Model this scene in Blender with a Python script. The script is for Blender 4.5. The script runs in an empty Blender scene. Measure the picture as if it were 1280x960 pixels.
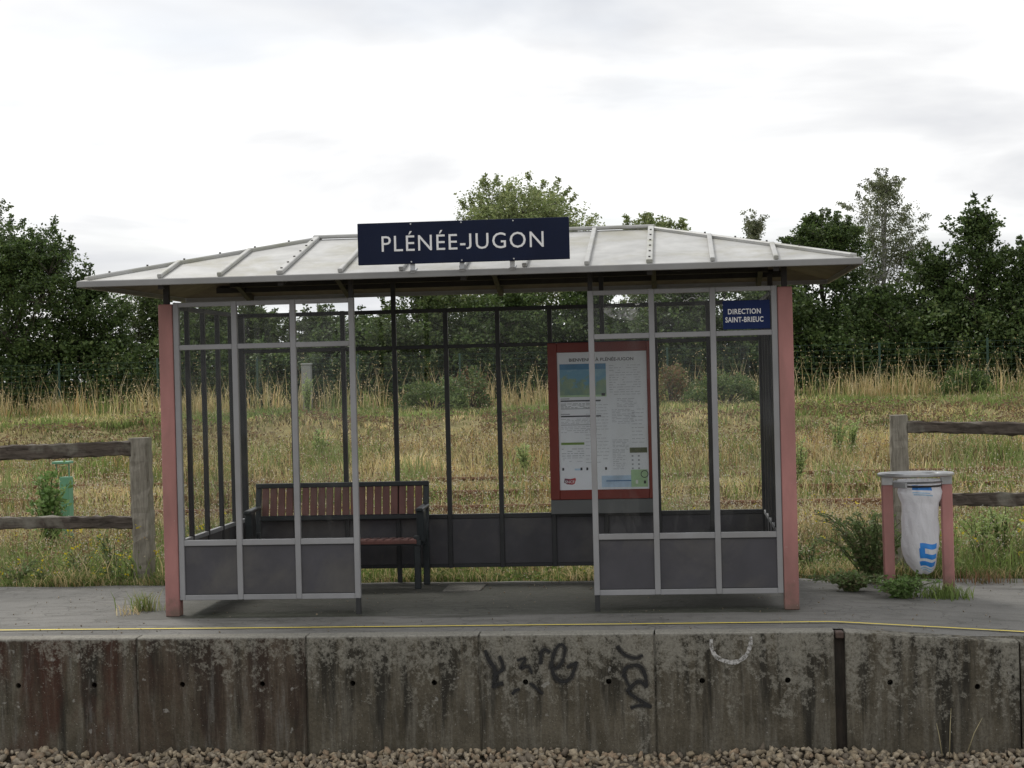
import bpy, bmesh, math, random
import numpy as np
from mathutils import Matrix, Vector

# ------------------------------------------------------------------ camera, world, sun, exposure
scn = bpy.context.scene
COL = scn.collection
CAM_H = 1.75
F_PX, YAW, PITCH, ROLL = 2146.3, 0.0957, -0.0057, 0.0244       # photograph 1280 x 960
def cam_axes():
    r = np.array([math.cos(YAW), math.sin(YAW), 0.0]); fw = np.array([-math.sin(YAW), math.cos(YAW), 0.0]); u = np.array([0, 0, 1.0])
    fw, u = fw*math.cos(PITCH)+u*math.sin(PITCH), u*math.cos(PITCH)-fw*math.sin(PITCH)
    r, u = r*math.cos(ROLL)-u*math.sin(ROLL), u*math.cos(ROLL)+r*math.sin(ROLL)
    return r, u, fw
CR, CU, CF = cam_axes()
cd = bpy.data.cameras.new('camera'); cam = bpy.data.objects.new('camera', cd); COL.objects.link(cam)
M = Matrix.Identity(4)
for i in range(3):
    M[i][0] = CR[i]; M[i][1] = CU[i]; M[i][2] = -CF[i]
M[2][3] = CAM_H
cam.matrix_world = M
cd.sensor_fit = 'HORIZONTAL'; cd.sensor_width = 36.0; cd.lens = F_PX/1280*36.0
cd.clip_start = 0.1; cd.clip_end = 3000
scn.camera = cam

SUN_ELEV, SUN_AZ = math.radians(50), math.radians(-40)          # azimuth measured from +Y towards +X
sun_dir = Vector((math.sin(SUN_AZ)*math.cos(SUN_ELEV), math.cos(SUN_AZ)*math.cos(SUN_ELEV), math.sin(SUN_ELEV)))
world = bpy.data.worlds.new('World'); scn.world = world; world.use_nodes = True
nt = world.node_tree; nt.nodes.clear()
def N(tree, t, **k):
    n = tree.nodes.new(t)
    for a, b in k.items(): setattr(n, a, b)
    return n
w_out = N(nt, 'ShaderNodeOutputWorld'); w_bg = N(nt, 'ShaderNodeBackground'); w_bg.inputs['Strength'].default_value = 0.1
sky = N(nt, 'ShaderNodeTexSky', sky_type='NISHITA', sun_disc=False)
sky.sun_elevation = SUN_ELEV; sky.sun_rotation = SUN_AZ; sky.air_density = 1.0; sky.dust_density = 2.0
tc = N(nt, 'ShaderNodeTexCoord')
sep = N(nt, 'ShaderNodeSeparateXYZ'); nt.links.new(tc.outputs['Generated'], sep.inputs[0])
def wmath(op, a, b=None, clamp=False):
    n = N(nt, 'ShaderNodeMath', operation=op, use_clamp=clamp)
    for i, v in enumerate((a, b)):
        if v is None: continue
        if isinstance(v, (int, float)): n.inputs[i].default_value = v
        else: nt.links.new(v, n.inputs[i])
    return n.outputs[0]
zz = wmath('ADD', wmath('MAXIMUM', sep.outputs[2], 0.0), 0.16)
comb = N(nt, 'ShaderNodeCombineXYZ')
nt.links.new(wmath('DIVIDE', sep.outputs[0], zz), comb.inputs[0]); nt.links.new(wmath('DIVIDE', sep.outputs[1], zz), comb.inputs[1])
comb.inputs[2].default_value = 3.7
cn = N(nt, 'ShaderNodeTexNoise'); cn.inputs['Scale'].default_value = 1.25; cn.inputs['Detail'].default_value = 5; cn.inputs['Roughness'].default_value = 0.52; cn.inputs['Distortion'].default_value = 0.35
nt.links.new(comb.outputs[0], cn.inputs['Vector'])
cr = N(nt, 'ShaderNodeValToRGB')
e = cr.color_ramp.elements
e[0].position = 0.34; e[0].color = (5.15, 5.25, 5.5, 1); e[1].position = 0.62; e[1].color = (8.2, 8.2, 8.15, 1)
m_ = e.new(0.47); m_.color = (6.35, 6.4, 6.5, 1)
nt.links.new(cn.outputs[0], cr.inputs[0])
dotn = N(nt, 'ShaderNodeVectorMath', operation='DOT_PRODUCT'); dotn.inputs[1].default_value = sun_dir
nt.links.new(tc.outputs['Generated'], dotn.inputs[0])
glow = wmath('MULTIPLY', wmath('POWER', wmath('MAXIMUM', dotn.outputs['Value'], 0.0), 3.0), 1.3)
addg = N(nt, 'ShaderNodeVectorMath', operation='ADD'); nt.links.new(cr.outputs[0], addg.inputs[0])
cg = N(nt, 'ShaderNodeCombineXYZ')
for i in range(3): nt.links.new(glow, cg.inputs[i])
nt.links.new(cg.outputs[0], addg.inputs[1])
cn2 = N(nt, 'ShaderNodeTexNoise'); cn2.inputs['Scale'].default_value = 0.9; cn2.inputs['Detail'].default_value = 4
nt.links.new(comb.outputs[0], cn2.inputs['Vector'])
cover = N(nt, 'ShaderNodeValToRGB'); cover.color_ramp.elements[0].position = 0.26; cover.color_ramp.elements[0].color = (.72,)*3+(1,); cover.color_ramp.elements[1].position = 0.42
nt.links.new(cn2.outputs[0], cover.inputs[0])
mx = N(nt, 'ShaderNodeMix', data_type='RGBA')
nt.links.new(cover.outputs[0], mx.inputs[0]); nt.links.new(sky.outputs[0], mx.inputs[6]); nt.links.new(addg.outputs[0], mx.inputs[7])
nt.links.new(mx.outputs[2], w_bg.inputs['Color']); nt.links.new(w_bg.outputs[0], w_out.inputs[0])

sd = bpy.data.lights.new('sun', 'SUN'); sd.energy = 1.5; sd.angle = math.radians(18); sd.color = (1.0, 0.96, 0.9)
so = bpy.data.objects.new('sun', sd); COL.objects.link(so)
so.rotation_euler = (-sun_dir).to_track_quat('-Z', 'Y').to_euler()
scn.view_settings.view_transform = 'Standard'; scn.view_settings.look = 'None'
scn.view_settings.gamma = 1.0; scn.view_settings.exposure = 0.48; scn.view_settings.use_curve_mapping = False
scn.render.engine = 'CYCLES'
scn.cycles.max_bounces = 10; scn.cycles.transparent_max_bounces = 24
scn.cycles.sample_clamp_indirect = 6

rng = np.random.RandomState(7); random.seed(7)

# ------------------------------------------------------------------ helpers
def ray(px, py):
    d = CF + CR*(px-640)/F_PX - CU*(py-480)/F_PX
    return d
def at_y(px, py, Y):
    d = ray(px, py); t = Y/d[1]
    return np.array([d[0]*t, Y, CAM_H+d[2]*t])
def at_z(px, py, Z):
    d = ray(px, py); t = (Z-CAM_H)/d[2]
    return np.array([d[0]*t, d[1]*t, Z])

def tag(o, label=None, cat=None, group=None, kind=None):
    if label: o['label'] = label
    if cat: o['category'] = cat
    if group: o['group'] = group
    if kind: o['kind'] = kind
    return o
def empty(name, loc, label, cat, group=None):
    o = bpy.data.objects.new(name, None); COL.objects.link(o); o.location = loc; o.empty_display_size = .1
    return tag(o, label, cat, group)
def setp(o, p):
    if p is not None:
        o.parent = p
        if p.type == 'EMPTY': o.matrix_parent_inverse = Matrix.Translation(-Vector(p.location))
    return o
def link(name, me, mat, parent=None, smooth=False):
    if mat is not None and len(me.materials) == 0: me.materials.append(mat)
    if smooth:
        me.polygons.foreach_set('use_smooth', [True]*len(me.polygons))
    o = bpy.data.objects.new(name, me); COL.objects.link(o)
    return setp(o, parent)
def obj(name, verts, faces, mat, parent=None, smooth=False):
    me = bpy.data.meshes.new(name); me.from_pydata([tuple(map(float, v)) for v in verts], [], faces); me.update()
    return link(name, me, mat, parent, smooth)
def from_bm(name, bm, mat, parent=None, smooth=False):
    me = bpy.data.meshes.new(name); bm.to_mesh(me); bm.free()
    return link(name, me, mat, parent, smooth)
def bm_box(bm, x0, x1, y0, y1, z0, z1, bev=0.0):
    vs = [bm.verts.new(p) for p in ((x0,y0,z0),(x1,y0,z0),(x1,y1,z0),(x0,y1,z0),(x0,y0,z1),(x1,y0,z1),(x1,y1,z1),(x0,y1,z1))]
    fs = [bm.faces.new([vs[i] for i in f]) for f in ((3,2,1,0),(4,5,6,7),(0,1,5,4),(1,2,6,5),(2,3,7,6),(3,0,4,7))]
    if bev:
        es = list({e for f in fs for e in f.edges})
        bmesh.ops.bevel(bm, geom=es, offset=bev, segments=1, affect='EDGES')
def box(name, x0, x1, y0, y1, z0, z1, mat, parent=None, bev=0.0):
    bm = bmesh.new(); bm_box(bm, x0, x1, y0, y1, z0, z1, bev)
    return from_bm(name, bm, mat, parent)
def bm_bar(bm, a, b, w, h, up=(0,0,1), bev=0.0, lift=0.0):
    a, b, up = Vector(a), Vector(b), Vector(up)
    d = (b-a).normalized(); s = d.cross(up).normalized(); n = s.cross(d).normalized()
    vs = []
    for p in (a, b):
        for i, j in ((-1,0),(1,0),(1,1),(-1,1)):
            vs.append(bm.verts.new(p + s*(i*w/2) + n*(lift + j*h)))
    fs = [bm.faces.new([vs[i] for i in f]) for f in ((0,1,2,3),(7,6,5,4),(0,4,5,1),(1,5,6,2),(2,6,7,3),(3,7,4,0))]
    bmesh.ops.recalc_face_normals(bm, faces=fs)
    if bev:
        bmesh.ops.bevel(bm, geom=list({e for f in fs for e in f.edges}), offset=bev, segments=1, affect='EDGES')
def bar(name, a, b, w, h, mat, parent=None, up=(0,0,1), bev=0.0, lift=0.0):
    bm = bmesh.new(); bm_bar(bm, a, b, w, h, up, bev, lift)
    return from_bm(name, bm, mat, parent)
def bm_tube(bm, pts, rad, n=8, cap=True):
    pts = [Vector(p) for p in pts]; rings = []
    if not hasattr(rad, '__len__'): rad = [rad]*len(pts)
    for i, p in enumerate(pts):
        d = (pts[min(i+1, len(pts)-1)]-pts[max(i-1, 0)]).normalized()
        s = d.cross(Vector((0.13, 0.07, 1)) if abs(d.z) < .95 else Vector((1, 0, 0))).normalized(); t = d.cross(s)
        rings.append([bm.verts.new(p + (s*math.cos(2*math.pi*k/n) + t*math.sin(2*math.pi*k/n))*rad[i]) for k in range(n)])
    for a, b in zip(rings, rings[1:]):
        for k in range(n): bm.faces.new((a[k], a[(k+1) % n], b[(k+1) % n], b[k]))
    if cap:
        bm.faces.new(rings[0][::-1]); bm.faces.new(rings[-1])
def tube(name, pts, rad, mat, parent=None, n=8, smooth=True):
    bm = bmesh.new(); bm_tube(bm, pts, rad, n); bmesh.ops.recalc_face_normals(bm, faces=bm.faces)
    return from_bm(name, bm, mat, parent, smooth)

def np_mesh(name, verts, quads=None, tris=None, col=None):
    """fast mesh from numpy arrays; col is one colour per vertex"""
    me = bpy.data.meshes.new(name)
    verts = np.asarray(verts, np.float32)
    idx, starts, n = [], [], 0
    if quads is not None and len(quads):
        q = np.asarray(quads, np.int32); idx.append(q.ravel()); starts.append(np.arange(len(q))*4); n += q.size
    if tris is not None and len(tris):
        t = np.asarray(tris, np.int32); idx.append(t.ravel()); starts.append(n + np.arange(len(t))*3); n += t.size
    idx = np.concatenate(idx); starts = np.concatenate(starts)
    me.vertices.add(len(verts)); me.vertices.foreach_set('co', verts.ravel())
    me.loops.add(len(idx)); me.loops.foreach_set('vertex_index', idx.astype(np.int32))
    me.polygons.add(len(starts)); me.polygons.foreach_set('loop_start', starts.astype(np.int32))
    me.update(calc_edges=True); me.validate()
    if col is not None:
        a = me.color_attributes.new('col', 'FLOAT_COLOR', 'POINT')
        c = np.ones((len(verts), 4), np.float32); c[:, :3] = col
        a.data.foreach_set('color', c.ravel())
    return me

_lat = np.random.RandomState(99).rand(64, 64)
def vn(x, y, s, seed=0):
    """smooth value noise 0..1"""
    x = np.asarray(x, float)/s + seed*7.31 + 500; y = np.asarray(y, float)/s + seed*3.17 + 500
    xi = np.floor(x).astype(int); yi = np.floor(y).astype(int); fx = x-xi; fy = y-yi
    fx = fx*fx*(3-2*fx); fy = fy*fy*(3-2*fy)
    g = lambda a, b: _lat[a % 64, b % 64]
    return (g(xi,yi)*(1-fx)+g(xi+1,yi)*fx)*(1-fy) + (g(xi,yi+1)*(1-fx)+g(xi+1,yi+1)*fx)*fy

# ------------------------------------------------------------------ materials
def new_mat(name):
    m = bpy.data.materials.new(name); m.use_nodes = True
    t = m.node_tree; b = t.nodes['Principled BSDF']
    return m, t, b
def objco(t, scale=(1,1,1)):
    c = N(t, 'ShaderNodeTexCoord'); mp = N(t, 'ShaderNodeMapping'); mp.inputs['Scale'].default_value = scale
    t.links.new(c.outputs['Object'], mp.inputs[0]); return mp.outputs[0]
def noise(t, vec, scale, detail=4, rough=.55, dist=0):
    n = N(t, 'ShaderNodeTexNoise'); n.inputs['Scale'].default_value = scale; n.inputs['Detail'].default_value = detail
    n.inputs['Roughness'].default_value = rough; n.inputs['Distortion'].default_value = dist
    t.links.new(vec, n.inputs['Vector']); return n.outputs[0]
def ramp(t, v, stops):
    r = N(t, 'ShaderNodeValToRGB'); els = r.color_ramp.elements
    while len(els) < len(stops): els.new(0.5)
    for e_, (p, c) in zip(els, stops):
        e_.position = p; e_.color = (c, c, c, 1) if isinstance(c, (int, float)) else (*c, 1)
    t.links.new(v, r.inputs[0]); return r.outputs[0]
def mixc(t, fac, a, b, mode='MIX'):
    m = N(t, 'ShaderNodeMix', data_type='RGBA', blend_type=mode)
    for i, v in ((0, fac), (6, a), (7, b)):
        if isinstance(v, (int, float)): m.inputs[i].default_value = v
        elif isinstance(v, tuple): m.inputs[i].default_value = (*v, 1)
        else: t.links.new(v, m.inputs[i])
    return m.outputs[2]
def mth(t, op, a, b=0.0, clamp=False):
    n = N(t, 'ShaderNodeMath', operation=op, use_clamp=clamp)
    for i, v in enumerate((a, b)):
        if isinstance(v, (int, float)): n.inputs[i].default_value = v
        else: t.links.new(v, n.inputs[i])
    return n.outputs[0]
def bump(t, b, h, strength=.3, dist=.01):
    n = N(t, 'ShaderNodeBump'); n.inputs['Strength'].default_value = strength; n.inputs['Distance'].default_value = dist
    t.links.new(h, n.inputs['Height']); t.links.new(n.outputs[0], b.inputs['Normal'])
def simple(name, col, rough=.5, metal=0.0, var=.25, scale=6.0, dirt=None, dirt_amt=.4, bmp=0.0, stretch=(1,1,1), spec=.4):
    """paint or metal with mottled tone, dirt and fine relief"""
    m, t, b = new_mat(name); v = objco(t, stretch)
    n1 = noise(t, v, scale, 5)
    c = mixc(t, ramp(t, n1, [(.3, 0.0), (.7, 1.0)]), tuple(x*(1-var) for x in col), tuple(min(1, x*(1+var*.6)) for x in col))
    if dirt:
        n2 = noise(t, v, scale*.45, 7, .65, .4)
        c = mixc(t, mth(t, 'MULTIPLY', ramp(t, n2, [(.48, 0.0), (.68, 1.0)]), dirt_amt), c, dirt)
    t.links.new(c, b.inputs['Base Color'])
    b.inputs['Metallic'].default_value = metal; b.inputs['Specular IOR Level'].default_value = spec
    n3 = noise(t, v, scale*3, 4)
    t.links.new(mth(t, 'ADD', mth(t, 'MULTIPLY', n3, .25), rough-.12), b.inputs['Roughness'])
    if bmp: bump(t, b, noise(t, v, scale*8, 5), bmp, .004)
    return m
MT = {}
MT['frame'] = simple('grey_painted_aluminium', (.285, .285, .292), .45, 0, .12, 3, (.2, .19, .17), .35)
MT['frame_dark'] = simple('dark_grey_frame', (.026, .027, .029), .5, 0, .2, 4, (.06, .058, .05), .3)  # darker frame tone for rear and end walls, beads, legs and case back
MT['panel_dark'] = simple('anthracite_panel', (.062, .060, .068), .55, 0, .2, 3.5, (.13, .122, .105), .5)
MT['pink'] = simple('faded_pink_paint', (.385, .178, .162), .6, 0, .26, 5, (.22, .12, .10), .55, .08, (1, 1, .35))
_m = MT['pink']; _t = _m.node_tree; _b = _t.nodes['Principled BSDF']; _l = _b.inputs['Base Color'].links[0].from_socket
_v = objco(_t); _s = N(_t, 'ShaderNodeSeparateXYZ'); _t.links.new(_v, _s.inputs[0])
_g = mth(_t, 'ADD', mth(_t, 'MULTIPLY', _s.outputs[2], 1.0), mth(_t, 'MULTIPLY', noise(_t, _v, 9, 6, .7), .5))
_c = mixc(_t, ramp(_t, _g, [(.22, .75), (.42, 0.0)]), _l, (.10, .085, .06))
_c = mixc(_t, ramp(_t, noise(_t, _v, 38, 5, .6), [(.70, 0.0), (.72, .8)]), _c, (.42, .33, .30))
_t.links.new(_c, _b.inputs['Base Color'])
MT['roof'] = simple('weathered_white_roof_sheet', (.40, .40, .388), .5, 0, .2, 4.5, (.25, .235, .165), .75)
MT['rib'] = simple('pale_roof_rib_metal', (.40, .40, .385), .45, 0, .15, 5, (.24, .24, .15), .6)
MT['fascia'] = simple('grey_fascia_metal', (.25, .25, .247), .45, 0, .12, 4, (.22, .21, .18), .4)
MT['soffit'] = simple('brown_soffit_timber', (.13, .105, .085), .7, 0, .3, 7, (.06, .05, .04), .5, .1)
MT['beam'] = simple('dark_roof_beam', (.035, .032, .03), .65, 0, .3, 6)
MT['bolt'] = simple('dark_bolt_metal', (.06, .055, .05), .5, .4, .3, 20)
MT['steel'] = simple('galvanised_steel', (.42, .43, .44), .35, .75, .2, 12, (.25, .22, .18), .4)
MT['navy'] = simple('navy_sign_enamel', (.0085, .0135, .036), .5, 0, .12, 5, (.014, .02, .042), .35, spec=.12)
MT['blue_sign'] = simple('blue_sign_enamel', (.008, .021, .088), .5, 0, .1, 5, spec=.15)
MT['white_print'] = simple('white_lettering', (.78, .78, .78), .5, 0, .05, 8)
MT['bench_metal'] = simple('bench_cast_metal', (.022, .028, .031), .45, 0, .25, 10, (.06, .06, .06), .3)
MT['bench_wood'] = simple('red_brown_bench_slat', (.17, .072, .06), .5, 0, .3, 9, (.075, .04, .032), .4, .06, (1, 1, .3))
MT['poster_red'] = simple('dark_red_poster_frame', (.17, .022, .013), .45, 0, .15, 5)
MT['poster_base'] = simple('poster_base_grey', (.11, .115, .115), .5, 0, .12, 4)
MT['paper'] = simple('poster_paper', (.80, .82, .86), .6, 0, .04, 3)
MT['ink'] = simple('poster_dark_ink', (.03, .03, .035), .6, 0, .1, 4)
MT['ink_grey'] = simple('poster_grey_ink', (.33, .35, .38), .6, 0, .1, 4)
MT['ink_pale'] = simple('poster_pale_ink', (.48, .50, .54), .6, 0, .1, 4)
MT['ink_green'] = simple('poster_green_ink', (.17, .29, .06), .6, 0, .1, 4)
MT['ink_lime'] = simple('poster_lime_ink', (.42, .60, .36), .6, 0, .15, 9)
MT['ink_olive'] = simple('poster_olive_ink', (.10, .12, .06), .6, 0, .3, 30)
MT['ink_blue'] = simple('poster_blue_ink', (.50, .64, .79), .6, 0, .2, 9)
MT['bag'] = simple('white_plastic_bag', (.74, .73, .765), .38, 0, .05, 4, (.55, .56, .58), .3, .0)
MT['bag_blue'] = simple('blue_bag_print', (.03, .22, .62), .4, 0, .12, 6)
MT['box_grey'] = simple('pale_grey_cabinet', (.25, .26, .25), .6, 0, .15, 6)
MT['box_green'] = simple('turquoise_green_plastic', (.13, .31, .19), .5, 0, .15, 6)
MT['wire'] = simple('green_fence_wire', (.03, .07, .05), .5, 0, .2, 6)
MT['rail'] = simple('rusty_rail_steel', (.20, .095, .058), .75, 0, .35, 8, (.30, .16, .10), .6, .2)

def wood_mat(name, a, b_, grain=(2, 2, 30)):
    m, t, b = new_mat(name)
    n1 = noise(t, objco(t, grain), 3.0, 7, .65, .6); n2 = noise(t, objco(t), 4.0, 5)
    c = mixc(t, ramp(t, n1, [(.3, 0.0), (.68, 1.0)]), a, b_)
    c = mixc(t, ramp(t, n2, [(.52, 0.0), (.72, .65)]), c, (.30, .29, .24))
    t.links.new(c, b.inputs['Base Color']); b.inputs['Roughness'].default_value = .85; b.inputs['Specular IOR Level'].default_value = .2
    bump(t, b, n1, .6, .012)
    return m
MT['post_wood'] = wood_mat('weathered_post_timber', (.145, .13, .102), (.35, .325, .27), (14, 14, 1.3))
MT['rail_wood'] = wood_mat('weathered_rail_timber', (.032, .026, .021), (.135, .112, .092), (1.3, 12, 12))

def bag_mat():
    m, t, b = new_mat('thin_white_bag'); v = objco(t)
    cr1 = noise(t, objco(t, (1, 1, .45)), 26, 5, .6, 1.2); b.inputs['Base Color'].default_value = (.76, .755, .78, 1); b.inputs['Roughness'].default_value = .4
    bump(t, b, cr1, .7, .02)
    tl = N(t, 'ShaderNodeBsdfTranslucent'); tl.inputs[0].default_value = (.8, .8, .82, 1)
    ms = N(t, 'ShaderNodeMixShader'); ms.inputs[0].default_value = .4; t.links.new(b.outputs[0], ms.inputs[1]); t.links.new(tl.outputs[0], ms.inputs[2])
    t.links.new(ms.outputs[0], t.nodes['Material Output'].inputs[0]); return m
MT['bag'] = bag_mat()
def glass_mat():
    m, t, b = new_mat('window_glass'); t.nodes.remove(b)
    out = t.nodes['Material Output']
    tr = N(t, 'ShaderNodeBsdfTransparent'); tr.inputs[0].default_value = (.965, .975, .972, 1)
    gl = N(t, 'ShaderNodeBsdfGlossy'); gl.inputs['Roughness'].default_value = .02
    df = N(t, 'ShaderNodeBsdfDiffuse'); df.inputs[0].default_value = (.55, .55, .52, 1)
    fr = N(t, 'ShaderNodeFresnel'); fr.inputs[0].default_value = 1.25
    v = objco(t, (1, 1, .5))
    bn = N(t, 'ShaderNodeBump'); bn.inputs['Strength'].default_value = .06; bn.inputs['Distance'].default_value = .01
    t.links.new(noise(t, v, 5, 2), bn.inputs['Height']); t.links.new(bn.outputs[0], gl.inputs['Normal'])
    dirt = mth(t, 'ADD', mth(t, 'MULTIPLY', ramp(t, noise(t, v, 4.5, 8, .7, .8), [(.5, 0.0), (.75, 1.0)]), .085), .006)
    m1 = N(t, 'ShaderNodeMixShader'); t.links.new(dirt, m1.inputs[0]); t.links.new(tr.outputs[0], m1.inputs[1]); t.links.new(df.outputs[0], m1.inputs[2])
    m2 = N(t, 'ShaderNodeMixShader'); t.links.new(fr.outputs[0], m2.inputs[0]); t.links.new(m1.outputs[0], m2.inputs[1]); t.links.new(gl.outputs[0], m2.inputs[2])
    t.links.new(m2.outputs[0], out.inputs[0]); return m
MT['glass'] = glass_mat()

def plant_mat(name, transl=.3, rough=.6):
    m, t, b = new_mat(name)
    a = N(t, 'ShaderNodeVertexColor'); a.layer_name = 'col'
    t.links.new(a.outputs[0], b.inputs['Base Color']); b.inputs['Roughness'].default_value = rough; b.inputs['Specular IOR Level'].default_value = .25
    tl = N(t, 'ShaderNodeBsdfTranslucent'); t.links.new(a.outputs[0], tl.inputs[0])
    mxs = N(t, 'ShaderNodeMixShader'); mxs.inputs[0].default_value = transl
    t.links.new(b.outputs[0], mxs.inputs[1]); t.links.new(tl.outputs[0], mxs.inputs[2])
    t.links.new(mxs.outputs[0], t.nodes['Material Output'].inputs[0]); return m
MT['leaf'] = plant_mat('leaf', .36, .5)
MT['grass'] = plant_mat('grass_blade', .4, .65)
MT['bark'] = simple('bark', (.10, .085, .07), .85, 0, .35, 8, None, 0, .3, (3, 3, .6), .2)
MT['bark_pale'] = simple('pale_birch_bark', (.42, .41, .39), .7, 0, .3, 8, (.1, .09, .08), .6, .2, (1, 1, 2), .2)
MT['stem'] = simple('green_stem', (.10, .13, .05), .7, 0, .3, 8)

def concrete_wall_mat(name, rust=0.0):
    m, t, b = new_mat(name); v = objco(t)
    oi = N(t, 'ShaderNodeObjectInfo')
    off = N(t, 'ShaderNodeVectorMath', operation='ADD'); cx = N(t, 'ShaderNodeCombineXYZ')
    for i in range(3): t.links.new(mth(t, 'MULTIPLY', oi.outputs['Random'], 37.0), cx.inputs[i])
    t.links.new(v, off.inputs[0]); t.links.new(cx.outputs[0], off.inputs[1]); vv = off.outputs[0]
    def stretch(sx_, sz_):
        st = N(t, 'ShaderNodeMapping'); st.inputs['Scale'].default_value = (sx_, 1, sz_); t.links.new(vv, st.inputs[0]); return st.outputs[0]
    sx = N(t, 'ShaderNodeSeparateXYZ'); t.links.new(v, sx.inputs[0]); z = sx.outputs[2]
    s1 = stretch(7, .6); s2 = stretch(16, 1.6); s3 = stretch(3.2, .9)
    streak = noise(t, s1, 1.5, 7, .62, .3); streak2 = noise(t, s2, 1.4, 7, .65, .2); blot = noise(t, vv, 3.2, 8, .65, .3)
    fine = noise(t, vv, 60, 6, .75); mid = noise(t, vv, 17, 8, .7, .15)
    c = mixc(t, ramp(t, blot, [(.36, 0.0), (.66, 1.0)]), (.074, .064, .046), (.142, .125, .093))
    c = mixc(t, ramp(t, streak2, [(.47, 0.0), (.66, .65)]), c, (.20, .187, .155))
    # black algae running down from the top
    algae = mth(t, 'ADD', streak, mth(t, 'MULTIPLY', z, .18))
    c = mixc(t, ramp(t, algae, [(.40, 0.0), (.55, .85)]), c, (.022, .021, .018))
    if rust:
        c = mixc(t, ramp(t, noise(t, s3, 1.3, 6, .62, .4), [(.41, 0.0), (.58, .78*rust)]), c, (.072, .033, .023))
        c = mixc(t, ramp(t, streak2, [(.58, 0.0), (.70, .55)]), c, (.17, .165, .15))
    # pale lichen: grainy, in bands, thickest along the arris
    band = noise(t, s3, 1.1, 5, .6); big = noise(t, vv, 5.5, 4, .6)
    lm = mth(t, 'ADD', mth(t, 'MULTIPLY', mid, .62), mth(t, 'ADD', mth(t, 'MULTIPLY', fine, .34), mth(t, 'MULTIPLY', band, .44)))
    lm = mth(t, 'ADD', lm, mth(t, 'ADD', mth(t, 'MULTIPLY', z, .26), mth(t, 'MULTIPLY', big, .22)))
    lo = .725 if not rust else .79
    c = mixc(t, ramp(t, lm, [(lo, 0.0), (lo+.04, .45), (lo+.13, .85)]), c, (.27, .257, .215))
    arris = ramp(t, mth(t, 'ADD', z, mth(t, 'MULTIPLY', mid, .03)), [(0.0, 0.0), (.012, .75)])
    c = mixc(t, arris, c, (.30, .29, .255))
    c = mixc(t, ramp(t, noise(t, vv, 85, 3, .5), [(.68, 0.0), (.73, .85)]), c, (.34, .33, .29))
    c = mixc(t, ramp(t, noise(t, vv, 14, 3, .5), [(.70, 0.0), (.735, .6)]), c, (.36, .35, .32))
    c = mixc(t, ramp(t, fine, [(.34, .45), (.56, 0.0)]), c, (.03, .027, .021))
    t.links.new(c, b.inputs['Base Color']); b.inputs['Roughness'].default_value = .9; b.inputs['Specular IOR Level'].default_value = .15
    bump(t, b, mth(t, 'ADD', mth(t, 'MULTIPLY', fine, .6), mid), .6, .014)
    return m
MT['wall'] = concrete_wall_mat('stained_concrete', 0.0)
MT['wall_rust'] = concrete_wall_mat('rust_stained_concrete', 1.0)
MT['wall_rust_faint'] = concrete_wall_mat('faintly_rusty_concrete', .4)

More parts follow.
